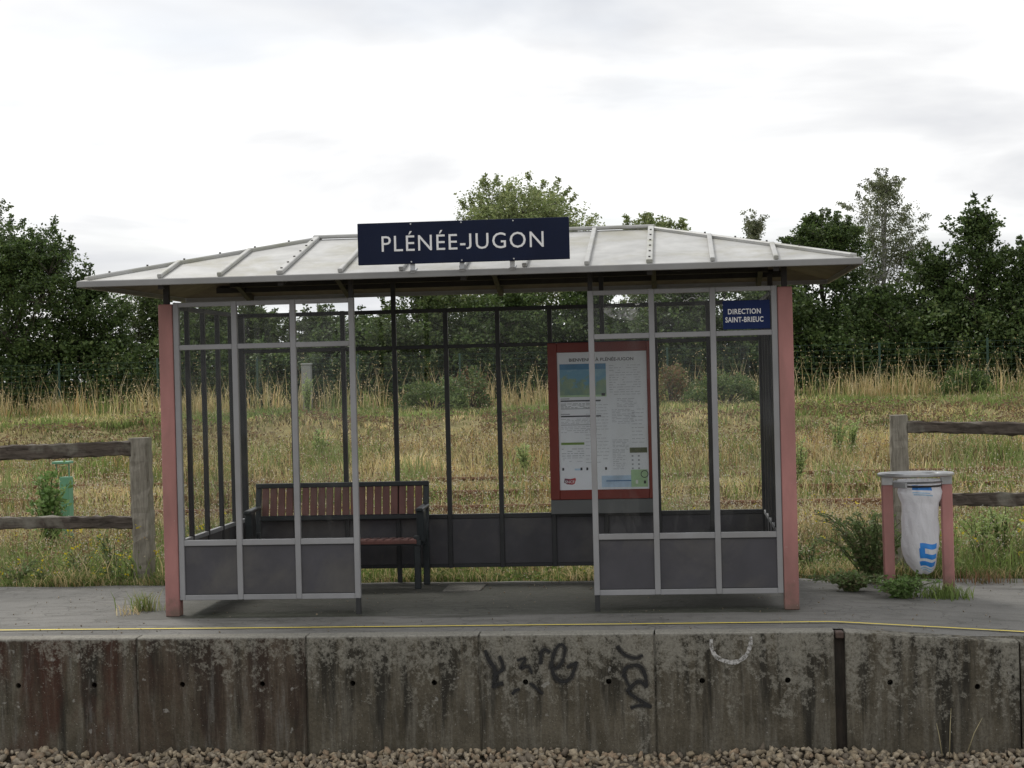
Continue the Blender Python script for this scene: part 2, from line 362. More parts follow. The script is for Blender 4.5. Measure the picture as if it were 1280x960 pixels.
def asphalt_mat():
    m, t, b = new_mat('worn_asphalt'); v = objco(t)
    st = objco(t, (.5, 3.0, 1))
    n1 = noise(t, v, .8, 6, .6, .3); n2 = noise(t, st, 2.2, 6, .62, .4); n3 = noise(t, v, 130, 3, .6); n4 = noise(t, v, 16, 5, .65)
    c = mixc(t, ramp(t, n1, [(.35, 0.0), (.65, 1.0)]), (.155, .152, .142), (.215, .209, .194))
    c = mixc(t, ramp(t, n2, [(.5, 0.0), (.72, .8)]), c, (.105, .102, .092))
    c = mixc(t, ramp(t, n4, [(.54, 0.0), (.72, .45)]), c, (.21, .205, .19))
    # darker patch with a ragged outline over the shelter floor
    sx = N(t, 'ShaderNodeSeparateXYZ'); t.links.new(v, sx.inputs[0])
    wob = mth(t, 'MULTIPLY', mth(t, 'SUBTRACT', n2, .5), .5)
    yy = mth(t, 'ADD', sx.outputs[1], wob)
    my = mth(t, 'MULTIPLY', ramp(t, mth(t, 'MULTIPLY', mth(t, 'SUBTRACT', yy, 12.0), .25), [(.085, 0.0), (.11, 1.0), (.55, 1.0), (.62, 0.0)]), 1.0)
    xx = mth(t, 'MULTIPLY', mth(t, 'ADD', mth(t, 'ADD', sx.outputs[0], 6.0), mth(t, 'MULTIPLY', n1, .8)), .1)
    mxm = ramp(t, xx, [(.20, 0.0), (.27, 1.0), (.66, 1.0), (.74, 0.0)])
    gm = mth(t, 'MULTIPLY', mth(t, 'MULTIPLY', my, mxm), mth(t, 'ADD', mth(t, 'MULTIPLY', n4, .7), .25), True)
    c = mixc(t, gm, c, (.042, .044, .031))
    mb = ramp(t, mth(t, 'MULTIPLY', mth(t, 'SUBTRACT', mth(t, 'ADD', sx.outputs[1], mth(t, 'MULTIPLY', wob, .5)), 12.0), .5), [(.19, 0.0), (.22, 1.0), (.33, .9), (.40, 0.0)])  # band below the front bays: contact shade painted into the asphalt, with moss
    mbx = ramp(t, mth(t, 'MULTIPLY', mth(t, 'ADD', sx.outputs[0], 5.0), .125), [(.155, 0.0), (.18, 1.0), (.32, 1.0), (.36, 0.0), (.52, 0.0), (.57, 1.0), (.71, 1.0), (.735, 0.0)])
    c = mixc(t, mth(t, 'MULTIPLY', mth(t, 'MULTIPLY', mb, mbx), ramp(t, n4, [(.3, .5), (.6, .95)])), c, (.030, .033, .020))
    vo = N(t, 'ShaderNodeTexVoronoi', feature='DISTANCE_TO_EDGE'); vo.inputs['Scale'].default_value = .9
    wv = N(t, 'ShaderNodeVectorMath', operation='ADD'); nv_ = N(t, 'ShaderNodeTexNoise'); nv_.inputs['Scale'].default_value = 2.5; nv_.inputs['Detail'].default_value = 6
    t.links.new(v, nv_.inputs['Vector']); t.links.new(v, wv.inputs[0]); t.links.new(nv_.outputs['Color'], wv.inputs[1]); t.links.new(wv.outputs[0], vo.inputs['Vector'])
    c = mixc(t, mth(t, 'MULTIPLY', ramp(t, vo.outputs['Distance'], [(.0, 1.0), (.012, 0.0)]), mth(t, 'MULTIPLY', n1, .9)), c, (.03, .03, .026))
    n5 = noise(t, v, 5, 7, .7, .5)
    c = mixc(t, ramp(t, n5, [(.52, 0.0), (.68, .5)]), c, (.08, .078, .066))
    c = mixc(t, ramp(t, n3, [(.35, .28), (.5, 0.0)]), c, (.04, .04, .038))
    c = mixc(t, ramp(t, n3, [(.66, 0.0), (.74, .55)]), c, (.34, .33, .31))
    t.links.new(c, b.inputs['Base Color']); b.inputs['Roughness'].default_value = .88; b.inputs['Specular IOR Level'].default_value = .2
    bump(t, b, mth(t, 'ADD', n3, mth(t, 'MULTIPLY', n4, 1.5)), .45, .006)
    return m
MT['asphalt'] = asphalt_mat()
def ground_mat(name, a, b_, c_, sc=1.0):
    m, t, b = new_mat(name); v = objco(t)
    n1 = noise(t, v, .45*sc, 6, .6, .3); n2 = noise(t, v, 9*sc, 6, .7)
    c = mixc(t, ramp(t, n1, [(.35, 0.0), (.65, 1.0)]), a, b_)
    c = mixc(t, ramp(t, n2, [(.4, 0.0), (.68, .8)]), c, c_)
    t.links.new(c, b.inputs['Base Color']); b.inputs['Roughness'].default_value = .95; b.inputs['Specular IOR Level'].default_value = .1
    bump(t, b, n2, .7, .04); return m
MT['soil'] = ground_mat('dry_meadow_soil', (.30, .25, .125), (.21, .20, .085), (.14, .11, .06))
MT['ballast_bed'] = ground_mat('ballast_bed', (.16, .135, .105), (.11, .095, .075), (.05, .042, .034), 3)
def stone_mat():
    m, t, b = new_mat('ballast_stone'); v = objco(t); oi = N(t, 'ShaderNodeObjectInfo')
    a = N(t, 'ShaderNodeVertexColor'); a.layer_name = 'col'
    n2 = noise(t, v, 45, 5, .65)
    c = mixc(t, ramp(t, n2, [(.35, .55), (.65, 0.0)]), a.outputs[0], (.10, .08, .06))
    t.links.new(c, b.inputs['Base Color']); b.inputs['Roughness'].default_value = .85
    bump(t, b, n2, .4, .006); return m
MT['stone'] = stone_mat()
def paint_mat(name, col, hole=.52, soft=.1, sc=28, amax=1.0):
    """worn thin paint: flakes away in spots"""
    m, t, b = new_mat(name); v = objco(t)
    b.inputs['Base Color'].default_value = (*col, 1); b.inputs['Roughness'].default_value = .7
    a = ramp(t, noise(t, v, sc, 6, .65), [(hole-soft, amax), (hole+soft, 0.0)])
    t.links.new(a, b.inputs['Alpha']); return m
MT['spray_black'] = paint_mat('faded_black_spray', (.010, .010, .010), .64, .10, 30)
MT['spray_soft'] = paint_mat('spray_overspray', (.012, .012, .012), .56, .16, 22, .5)
MT['chalk'] = paint_mat('faded_white_chalk', (.50, .49, .47), .54, .12, 40)
MT['yellow'] = paint_mat('worn_yellow_line', (.78, .62, .07), .74, .05, 20)
MT['lichen_edge'] = ground_mat('lichen_coping', (.24, .23, .205), (.33, .32, .29), (.14, .13, .115), 8)

# ------------------------------------------------------------------ terrain
TY = np.array([14.2, 16, 20, 23, 27, 30.6, 31.2, 32.9, 34, 42, 60, 120, 600])
TZ = np.array([-.09, -.10, -.08, -.04, .10, .33, .40, .80, .86, .92, .95, .95, .95])
def terr(x, y):
    x = np.asarray(x, float); y = np.asarray(y, float)
    yy = y + (vn(x, y*0, 3.0, 5)-.5)*1.2*np.clip((y-26)/5, 0, 1)*np.clip((40-y)/5, 0, 1)
    z = np.interp(yy, TY, TZ)
    z = z-.10*np.exp(-((y-22.3)/.8)**2)-.07*np.exp(-((y-26.4)/.7)**2)
    clod = np.clip((y-30)/1.2, 0, 1)*np.clip((36-y)/2, 0, 1)
    return z + (vn(x, y, 1.3, 1)-.5)*.10*np.clip((y-15)/3, 0, 1) + ((vn(x, y*1.5, .7, 17)-.5)*.26+(vn(x, y*1.5, .3, 18)-.5)*.10)*clod
EDGE_Y, BACK_Y, X_HINGE = 11.45, 14.5, at_y(1047, 795, 11.45)[0]
def plat_z(x, y):
    t = np.clip((np.asarray(y, float)-EDGE_Y)/(BACK_Y-EDGE_Y), 0, 1)
    k = .072*(1-t)**1.0 + .022*t
    d = np.clip(np.asarray(x, float)-X_HINGE-.12*t, 0, 5.0)
    return -k*d

xs = np.concatenate([np.linspace(-400, -30, 12), np.arange(-28, 22, .45), np.linspace(24, 400, 12)])
ys = np.concatenate([[-60, 0, 10, 11.6, 14.05, 14.1], np.arange(14.2, 36, .4), np.arange(36, 62, 1.5), [75, 100, 160, 300, 600, 1200]])
GX, GY = np.meshgrid(xs, ys)
GZ = np.where(GY < 14.08, -.98, terr(GX, GY))
nx, ny = len(xs), len(ys)
ii = (np.arange(ny-1)[:, None]*nx + np.arange(nx-1)[None]).ravel()
gq = np.stack([ii, ii+1, ii+nx+1, ii+nx], 1)
g = link('ground', np_mesh('ground', np.stack([GX, GY, GZ], -1).reshape(-1, 3), gq), MT['soil'], None, True); tag(g, kind='structure')

# platform surface
pxs = np.concatenate([np.linspace(-40, -6, 18), np.arange(-5.8, 6.0, .12), np.linspace(6.2, 40, 18)])
pys = np.concatenate([[EDGE_Y+.152], np.arange(11.68, 14.4, .12), [14.44, 14.5]])
PX, PY = np.meshgrid(pxs, pys)
back = PY > 14.42
PYb = np.where(back, PY + (vn(PX, PX*0, .35, 3)-.5)*.16 + (vn(PX, PX*0, .9, 8)-.5)*.14, PY)
PZ = plat_z(PX, PYb) + (vn(PX, PY, .7, 2)-.5)*.010*np.clip((PY-11.6)/.3, 0, 1) - np.where(PY > 14.47, .05, 0)
# keep the area where the shelter stands level
nx, ny = len(pxs), len(pys)
ii = (np.arange(ny-1)[:, None]*nx + np.arange(nx-1)[None]).ravel()
pv = np.stack([PX, PYb, PZ], -1).reshape(-1, 3)
low = pv[-nx:].copy(); low[:, 2] -= .35; low[:, 1] += .02
pv2 = np.concatenate([pv, low]); b0 = (ny-1)*nx
jj = np.arange(nx-1)
pq = np.concatenate([np.stack([ii, ii+1, ii+nx+1, ii+nx], 1), np.stack([b0+jj, b0+jj+1, b0+nx+jj+1, b0+nx+jj], 1)])
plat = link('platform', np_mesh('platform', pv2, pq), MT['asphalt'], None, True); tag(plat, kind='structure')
# thin yellow safety line painted on the platform
lx = np.concatenate([np.linspace(-9, X_HINGE-.1, 60), np.linspace(X_HINGE, 8, 50)])
pl = at_z(600, 783.0, 0.0)[1]
ly = pl + (vn(lx, lx*0, 2.2, 4)-.5)*.035
lw = .0135 + .003*vn(lx, lx*0, .5, 6)
a = np.stack([lx, ly-lw, plat_z(lx, ly-lw)+.009], 1); b_ = np.stack([lx, ly+lw, plat_z(lx, ly+lw)+.009], 1)
n_ = len(lx); k_ = np.arange(n_-1)
yl = link('yellow_line', np_mesh('yellow_line', np.concatenate([a, b_]), np.stack([k_, k_+1, n_+k_+1, n_+k_], 1)), MT['yellow'], plat)
# paler concrete footing under the bench feet and repair patch
for (x0, x1, y0, y1) in ((-1.93, -1.62, 13.78, 14.2),):
    bm = bmesh.new(); bm_box(bm, x0, x1, y0, y1, -.02, .012, .004); from_bm('paving_slab', bm, MT['lichen_edge'], plat)

# ballast bed
bs = obj('ballast', [(-60, -20, -.83), (60, -20, -.83), (60, 11.62, -.83), (-60, 11.62, -.83)], [(0, 1, 2, 3)], MT['ballast_bed']); tag(bs, kind='structure')
def stone_proto(k):
    r = np.random.RandomState(300+k); bm = bmesh.new()
    p = r.randn(13, 3); p /= np.linalg.norm(p, axis=1)[:, None]; p *= np.array([1.25, .92, .70])*(r.rand(13, 1)*.5+.65)
    for q in p: bm.verts.new(q)
    res = bmesh.ops.convex_hull(bm, input=list(bm.verts))
    bmesh.ops.delete(bm, geom=[x for x in res['geom_interior'] if isinstance(x, bmesh.types.BMVert)], context='VERTS')
    bm.verts.ensure_lookup_table(); bm.verts.index_update()
    V = np.array([v.co[:] for v in bm.verts]); T = np.array([[v.index for v in f.verts] for f in bm.faces if len(f.verts) == 3]); bm.free()
    return V, T
protos = [stone_proto(k) for k in range(10)]
tones = np.array([(.37, .295, .195), (.29, .235, .155), (.44, .365, .255), (.25, .21, .15), (.35, .255, .165), (.39, .335, .25), (.19, .155, .115)])
stone_me = []
for k, (V, T) in enumerate(protos):
    for c in range(3):
        stone_me.append(np_mesh('stone', V, None, T, np.tile(tones[(k+2*c) % 7]*(.85+.3*rng.rand()), (len(V), 1))))
for me in stone_me: me.materials.append(MT['stone'])
def rot_rand(r):
    q = r.randn(4); q /= np.linalg.norm(q); w, x, y, z = q
    return np.array([[1-2*(y*y+z*z), 2*(x*y-z*w), 2*(x*z+y*w)], [2*(x*y+z*w), 1-2*(x*x+z*z), 2*(y*z-x*w)], [2*(x*z-y*w), 2*(y*z+x*w), 1-2*(x*x+y*y)]])
rs = np.random.RandomState(11)
SV, ST, SC, n0 = [], [], [], 0
cnt = 0
cells = [(x, y) for y in np.arange(10.6, 11.46, .042) for x in np.arange(-6.2, 4.6, .047)]
for (x, y) in cells:
    x += rs.uniform(-.03, .03); y += rs.uniform(-.026, .026)
    s = rs.uniform(.017, .034)*(1.45 if rs.rand() < .10 else 1)
    if y > 11.45 - s: y = 11.45 - s - .002
    hump = .03*math.exp(-((y-11.45)/.22)**2) + (vn(x, y, .5, 9)-.5)*.06
    z = -.824 + hump + rs.uniform(-.012, .016)
    inframe = -4.55 < x < 2.45 and 10.98 < y < 11.12
    if inframe and cnt < 300:
        o = bpy.data.objects.new('stone', stone_me[rs.randint(len(stone_me))]); COL.objects.link(o)
        o.location = (x, y, z+.012); o.rotation_euler = rs.uniform(0, 6.28, 3); o.scale = (s, s, s); o.parent = bs; cnt += 1
    else:
        V, T = protos[rs.randint(10)]
        SV.append((V*s)@rot_rand(rs).T + [x, y, z]); ST.append(T+n0); n0 += len(V)
        SC.append(np.tile(tones[rs.randint(7)]*rs.uniform(.8, 1.15), (len(V), 1)))
o = link('loose_stones', np_mesh('loose_stones', np.concatenate(SV), None, np.concatenate(ST), np.concatenate(SC)), MT['stone'], bs); tag(o, kind='stuff')

GV, GT, GC, n0 = [], [], [], 0
for k in range(900):
    x = rs.uniform(-5.2, 3.2); y = 11.62+(14.45-11.62)*rs.rand()**(1.6 if k % 2 else .5); s_ = .0025+.006*rs.rand()**3
    V, T = protos[rs.randint(10)]; GV.append((V*s_)@rot_rand(rs).T+[x, y, float(plat_z(x, y))+s_*.4+.004]); GT.append(T+n0); n0 += len(V); GC.append(np.tile(tones[rs.randint(7)]*rs.uniform(.5, 1.1), (len(V), 1)))
tag(link('grit', np_mesh('grit', np.concatenate(GV), None, np.concatenate(GT), np.concatenate(GC)), MT['stone'], plat), kind='stuff')

# ------------------------------------------------------------------ platform retaining wall of concrete panels
wall = empty('platform_wall', (-.9, EDGE_Y, -.8), 'stained concrete retaining wall of upright panels along the platform edge', 'wall')
def panel(x0, x1, holes, mat, parent, y=EDGE_Y, zbot=-1.0, depth=.15):
    ztop = lambda x: float(plat_z(x, EDGE_Y)) + .006
    bm = bmesh.new(); s = .045; c = .008
    hx = []
    for h in holes: hx += [h[0]-s, h[0]+s]
    zx = sum(h[1] for h in holes)/max(1, len(holes)) if holes else -.3
    gx = [x0+c] + hx + [x1-c]
    def lev(x): return [zbot, zx-s+ztop(x)*.8, zx+s+ztop(x)*.8, ztop(x)-c]
    grid = [[bm.verts.new((x, y, z)) for z in lev(x)] for x in gx]
    for i in range(len(gx)-1):
        for j in range(3):
            q = [grid[i][j], grid[i+1][j], grid[i+1][j+1], grid[i][j+1]]
            if j == 1 and i % 2 == 1:
                cx = (gx[i]+gx[i+1])/2; cz = sum(v.co.z for v in q)/4; n = 16; r = .019
                ring = [bm.verts.new((cx+r*math.cos(math.pi*(-.75)+2*math.pi*k/n), y, cz+r*math.sin(math.pi*(-.75)+2*math.pi*k/n))) for k in range(n)]
                inner = [bm.verts.new((v.co.x, y+.12, v.co.z-.01)) for v in ring]
                for k in range(n): bm.faces.new((ring[k], ring[(k+1) % n], inner[(k+1) % n], inner[k]))
                bm.faces.new(inner)
                for side in range(4):
                    bm.faces.new([q[side], q[(side+1) % 4]] + [ring[(side*4+k) % n] for k in range(4, -1, -1)])
            else: bm.faces.new(q)
    # chamfered rim, top and sides
    rim = [grid[i][3] for i in range(len(gx))]
    tops = [bm.verts.new((x0 if i == 0 else x1 if i == len(gx)-1 else gx[i], y+c, ztop(gx[i]))) for i in range(len(gx))]
    backs = [bm.verts.new((v.co.x, y+depth, v.co.z)) for v in tops]
    for i in range(len(gx)-1):
        bm.faces.new((rim[i], rim[i+1], tops[i+1], tops[i])); bm.faces.new((tops[i], tops[i+1], backs[i+1], backs[i]))
    for i, xx in ((0, x0), (-1, x1)):
        lo = bm.verts.new((xx, y+c, zbot)); lb = bm.verts.new((xx, y+depth, zbot))
        f1 = [grid[i][0]] + grid[i][1:] + [tops[i], lo]
        bm.faces.new(f1); bm.faces.new((lo, tops[i], backs[i], lb))
    bmesh.ops.recalc_face_normals(bm, faces=bm.faces)
    return from_bm('panel', bm, mat, parent)
def wx(px, py=860): return float(at_y(px, py, EDGE_Y)[0])
def wz(px, py): return float(at_y(px, py, EDGE_Y)[2])
joints = [wx(172), wx(383.5), wx(600), wx(819.5), wx(1045)]
pw = joints[2]-joints[1]
gap = .005
hz = wz(441, 855)
panels = []
def two(a, b, pxs_): return [(wx(p), hz) for p in pxs_]
spans = []
xl = joints[0]
lefts = []
for k in range(4): lefts.append((xl-pw*(k+1), xl-pw*k))
for k, (a_, b2) in enumerate(lefts):
    hs = [(a_+pw*.29, hz), (a_+pw*.74, hz)] if k else [(wx(23), hz), (wx(118), hz)]
    panels.append(panel(a_+gap, b2-gap, hs, MT['wall_rust'], wall))
for k, (pa, pb) in enumerate(((228, 328), (441, 543), (657, 761), (878, 985))):
    panels.append(panel(joints[k]+gap, joints[k+1]-gap, [(wx(pa), hz), (wx(pb), hz)], MT['wall_rust_faint'] if k == 0 else MT['wall'], wall))
xr = wx(1058)
r0 = xr
for k in range(4):
    r1 = wx(1276) if k == 0 else r0+pw
    hs = [(wx(1113), hz), (wx(1222), hz)] if k == 0 else [(r0+pw*.27, hz), (r0+pw*.74, hz)]
    panels.append(panel(r0+(0 if k == 0 else gap), r1-gap, hs, MT['wall'], wall)); r0 = r1
MT['filler'] = simple('dark_damp_packing', (.045, .038, .031), .9, 0, .4, 9, (.075, .055, .042), .6, .3, (3, 3, .8))
# packing set back in the wide joint, and its broken brick top
bx_ = box('joint_filler', joints[4]-.004, xr+.004, EDGE_Y+.07, EDGE_Y+.145, -1.0, -.03, MT['filler'], wall, .004)
box('joint_backing', joints[0]-pw*4, r0, EDGE_Y+.146, EDGE_Y+.15, -1.0, -.06, MT['wall'], wall)
for jx in [joints[0]-pw*k for k in (3, 2, 1)]+joints[:4]:
    box('joint_mortar', jx-gap-.004, jx+gap+.004, EDGE_Y+.016, EDGE_Y+.05, -1.0, -.012, MT['wall'], wall)
box('brick_fragment', joints[4]+.005, xr-.006, EDGE_Y+.012, EDGE_Y+.12, -.045, -.004, simple('red_brick', (.09, .062, .05), .85, 0, .3, 20, None, 0, .3), wall, .006)

def ribbon(name, strokes, mat, parent, off=.003):
    if mat is MT['spray_black']: ribbon('overspray', [(p, w*2.1) for p, w in strokes], MT['spray_soft'], parent, .0012)
    bm = bmesh.new()
    for pts, w in strokes:
        P = [Vector((wx(p[0], p[1]), 0, wz(p[0], p[1]))) for p in pts]
        # Catmull-Rom
        Q = []
        for i in range(len(P)-1):
            p0, p1, p2, p3 = P[max(i-1, 0)], P[i], P[i+1], P[min(i+2, len(P)-1)]
            for s in range(6):
                t = s/6; Q.append(.5*((2*p1)+(p2-p0)*t+(2*p0-5*p1+4*p2-p3)*t*t+(3*p1-p0-3*p2+p3)*t**3))
        Q.append(P[-1]); prev = None; L = len(Q)
        for i, q in enumerate(Q):
            d = (Q[min(i+1, L-1)]-Q[max(i-1, 0)]).normalized(); nrm = Vector((-d.z, 0, d.x))
            ww = w*(.55+.45*math.sin(math.pi*min(1, max(0, (i+1)/(L+1))))**.5)*(.85+.3*random.random())
            cur = [bm.verts.new((q.x+nrm.x*ww*s, EDGE_Y-off, q.z+nrm.z*ww*s)) for s in (-1, 1)]
            if prev: bm.faces.new((prev[0], cur[0], cur[1], prev[1]))
            prev = cur
        off += .00015
    return from_bm(name, bm, mat, parent)
z3 = lambda pts: [(560+x/4, 760+y/4) for x, y in pts]
pg = panels[6]
ribbon('graffiti', [
    (z3([(562, 178), (535, 215), (518, 285), (535, 345), (580, 368), (615, 345), (632, 305), (646, 268)]), .012),
    (z3([(562, 178), (584, 200), (574, 262), (545, 300), (520, 302)]), .010),
    (z3([(646, 268), (618, 285), (594, 298)]), .008),
    (z3([(462, 282), (468, 220), (486, 208), (512, 222)]), .011),
    (z3([(186, 210), (205, 262), (232, 300), (238, 362)]), .013),
    (z3([(258, 238), (276, 300), (240, 335), (225, 400)]), .012),
    (z3([(228, 398), (250, 380), (278, 376)]), .012),
    (z3([(320, 432), (338, 412), (360, 405)]), .010),
    (z3([(408, 374), (440, 400), (476, 430)]), .008),
    (z3([(345, 262), (388, 252), (362, 300), (402, 292), (420, 330)]), .009),
], MT['spray_black'], pg)
ribbon('graffiti', [
    (z3([(876, 345), (888, 302), (930, 286), (966, 296), (988, 345), (992, 398)]), .013),
    (z3([(992, 398), (955, 366), (912, 398), (902, 420), (945, 452), (1018, 494)]), .012),
    (z3([(1018, 494), (960, 486), (912, 500)]), .009),
    (z3([(846, 188), (880, 230), (935, 250), (975, 235)]), .010),
    (z3([(884, 330), (892, 362), (912, 398)]), .009),
], MT['spray_black'], pg)
z4 = lambda pts: [(860+x/3.048, 760+y/3.048) for x, y in pts]
ribbon('chalk_mark', [(z4([(88, 118), (92, 160), (118, 192), (172, 207), (214, 188), (236, 148), (240, 108)]), .014)], MT['chalk'], panels[7])

# ------------------------------------------------------------------ waiting shelter
YF, W_, D_ = 12.545, .4426, 1.91
X0 = -3.713
XB = [X0+i*W_ for i in range(11)]
YB = YF+D_
ZB, ZL, ZU, ZT = .139, .546, 2.008, 2.325
sh = empty('platform_shelter', ((XB[0]+XB[10])/2, (YF+YB)/2, 0), 'glazed waiting shelter with pink corner columns and pale hipped roof on the platform', 'shelter')
m2 = .0205          # half width of a mullion
fd0, fd1 = YF-.022, YF+.022
# pink corner columns (the rear left corner has only its dark frame) with dark necks up to the roof
CWd = .106
for cx in (XB[0]-m2-.003-CWd/2, XB[10]+m2+.003+CWd/2):
    for cy in ((YF+.02,) if cx < XB[5] else (YF+.02, YB-.02)):
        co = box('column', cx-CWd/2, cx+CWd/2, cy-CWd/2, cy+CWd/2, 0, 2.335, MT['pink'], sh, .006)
        box('neck', cx-.021, cx+.021, cy-.021, cy+.021, 2.334, 2.53, MT['beam'], co, .003)
# front bays
def pane(x0, x1, z0, z1, y): return obj('pane', [(x0, y, z0), (x1, y, z0), (x1, y, z1), (x0, y, z1)], [(0, 1, 2, 3)], MT['glass'], sh)
for (i0, i1) in ((0, 3), (7, 10)):
    for i in range(i0, i1+1):
        box('mullion', XB[i]-m2, XB[i]+m2, fd0-.001*(i % 2), fd1, ZB-.018, ZT+.02, MT['frame'], sh, .003)
    for i in range(i0, i1):
        a_, b2 = XB[i]+m2, XB[i+1]-m2
        for zc, hh in ((ZB, .020), (ZL, .021), (ZU, .019), (ZT+.002, .017)):
            box('rail', a_, b2, fd0+.003, fd1-.003, zc-hh, zc+hh, MT['frame'], sh, .003)
        box('panel', a_, b2, YF-.006, YF+.006, ZB+.02, ZL-.021, MT['panel_dark'], sh)
        pane(a_, b2, ZL+.021, ZU-.019, YF); pane(a_, b2, ZU+.019, ZT-.015, YF)
        # glazing beads
        for zz_ in (ZB+.023, ZL-.024):
            box('bead', a_, b2, YF-.012, YF-.0065, zz_-.003, zz_+.003, MT['frame_dark'], sh)
for i in (3, 7):
    box('leg', XB[i]-.018, XB[i]+.018, YF-.018, YF+.018, 0, ZB-.0185, MT['frame_dark'], sh, .002)
    box('neck', XB[i]-.017, XB[i]+.017, YF-.017, YF+.017, ZT+.0205, 2.60, MT['beam'], sh, .002)
# back wall
for i in range(11):
    top = 2.60 if i in (3, 7) else 2.325
    cor = i in (0, 10)
    hw = .028 if cor else .019
    box('mullion', XB[i]-hw, XB[i]+hw, YB-.022-.001*(i % 2), YB+.022, .12 if i not in (0, 3, 7, 10) else 0, top, MT['frame_dark'], sh, .003)
for i in range(10):
    a_, b2 = XB[i]+(.028 if i == 0 else .019), XB[i+1]-(.028 if i == 9 else .019)
    for zc, hh in ((ZB, .016), (.556, .019), (ZU-.01, .016), (2.305, .017)):
        box('rail', a_, b2, YB-.019, YB+.019, zc-hh, zc+hh, MT['frame_dark'], sh, .003)
    box('panel', a_, b2, YB-.006, YB+.006, ZB+.016, .556-.019, MT['panel_dark'], sh)
    pane(a_, b2, .575, ZU-.026, YB); pane(a_, b2, ZU+.006, 2.288, YB)
# end walls
sy = [YF+.27, YF+.71, YF+1.14, YF+1.545]
for s, X in ((0, XB[0]), (1, XB[10])):
    ed = [YF+.022]+sy+[YB-.022]
    for y in sy:
        box('mullion', X-.017, X+.017, y-.019, y+.019, .12, 2.322, MT['frame_dark'], sh, .003)
    for k in range(5):
        ya = ed[k]+(.019 if k else 0); yb = ed[k+1]-(.019 if k < 4 else 0)
        for zc, hh in ((ZB, .016), (.556, .016), (2.305, .017)):
            box('rail', X-.0155, X+.0155, ya, yb, zc-hh, zc+hh, MT['frame'] if zc == .556 else MT['frame_dark'], sh, .002)
        box('panel', X-.006, X+.006, ya, yb, ZB+.016, .540, MT['panel_dark'], sh)
        obj('pane', [(X, ya, .572), (X, yb, .572), (X, yb, 2.288), (X, ya, 2.288)], [(0, 1, 2, 3)], MT['glass'], sh)

# hipped roof
EL, ER, YE0, YE1, ZE = -4.313, 1.297, 12.134, 14.886, 2.492
YR, ZR = 13.51, 2.862
RL, RR = XB[2], XB[8]
roof = box('roof', RL-.02, RR+.02, YR-.03, YR+.03, ZR-.11, ZR-.03, MT['beam'], sh)       # ridge beam carries the roof pieces
roof.name = 'roof'
def slope_z(y): return ZE+.012+(ZR-ZE-.012)*(y-YE0)/(YR-YE0)
def hip_y(x):                                                   # where the front slope ends above x
    if x < RL: return YE0+(YR-YE0)*(x-EL)/(RL-EL)
    if x > RR: return YE0+(YR-YE0)*(ER-x)/(ER-RR)
    return YR
def slab(name, pts, th, mat, under=None, parent=roof):
    P = [Vector(p) for p in pts]; n = (P[1]-P[0]).cross(P[-1]-P[0]).normalized()
    if n.z < 0: P.reverse(); n = -n
    k = len(P); vs = P+[p-n*th for p in P]
    fs = [tuple(range(k)), tuple(range(2*k-1, k-1, -1))]+[(i, k+i, k+(i+1) % k, (i+1) % k) for i in range(k)]
    o = obj(name, vs, fs, mat, parent)
    if under:
        o.data.materials.append(under); o.data.polygons[1].material_index = 1
    return o
edges = [EL]+XB+[ER]
for side in (0, 1):
    my = (lambda y: y) if side == 0 else (lambda y: 2*YR-y)
    for i in range(12):
        a_, b2 = edges[i], edges[i+1]
        mid = [c for c in (RL, RR) if a_ < c < b2]
        top = [(b2, hip_y(b2))]+[(c, YR) for c in mid[::-1]]+[(a_, hip_y(a_))]
        pts = [(a_, YE0), (b2, YE0)]+top
        cl = []
        for p in pts:
            if not cl or (abs(p[0]-cl[-1][0])+abs(p[1]-cl[-1][1])) > 1e-5: cl.append(p)
        if abs(cl[0][0]-cl[-1][0])+abs(cl[0][1]-cl[-1][1]) < 1e-5: cl.pop()
        slab('roof_panel', [(x, my(y), slope_z(y)+.0) for x, y in cl], .012, MT['roof'], MT['soffit'])
for (xe, xr_) in ((EL, RL), (ER, RR)):
    ys_ = [YE0, YE0+.69, YR, YE1-.69, YE1]
    for k in range(4):
        def up(y):
            f = (y-YE0)/(YR-YE0) if y <= YR else (YE1-y)/(YE1-YR)
            return (xe+(xr_-xe)*f, y, ZE+.012+(ZR-ZE-.012)*f)
        pts = [(xe, ys_[k], ZE+.012), (xe, ys_[k+1], ZE+.012)]
        for y in (ys_[k+1], ys_[k]):
            p = up(y)
            if abs(p[0]-xe) > 1e-6: pts.append(p)
        slab('roof_panel', pts, .012, MT['roof'], MT['soffit'])
nrm = Vector((0, -(ZR-ZE), YR-YE0)).normalized()
for i in range(11):
    for side in (0, 1):
        my = (lambda y: y) if side == 0 else (lambda y: 2*YR-y)
        ye = hip_y(XB[i])-.02
        bolted = i in (2, 5, 8)
        w = .046 if bolted else .034
        a_ = Vector((XB[i], my(YE0+.012), slope_z(YE0+.012)+.001)); b2 = Vector((XB[i], my(ye), slope_z(ye)+.001))
        up = nrm if side == 0 else Vector((0, -nrm.y, nrm.z))
        rb = bar('rib', a_, b2, w, .030, MT['rib'], roof, up, .005)
        if bolted and side == 0:
            for k in range(6):
                c = a_.lerp(b2, .06+.16*k)+up*.030
                bm = bmesh.new(); bm_tube(bm, [c, c+up*.007], .009, 6); bmesh.ops.recalc_face_normals(bm, faces=bm.faces)
                from_bm('bolt', bm, MT['bolt'], rb)
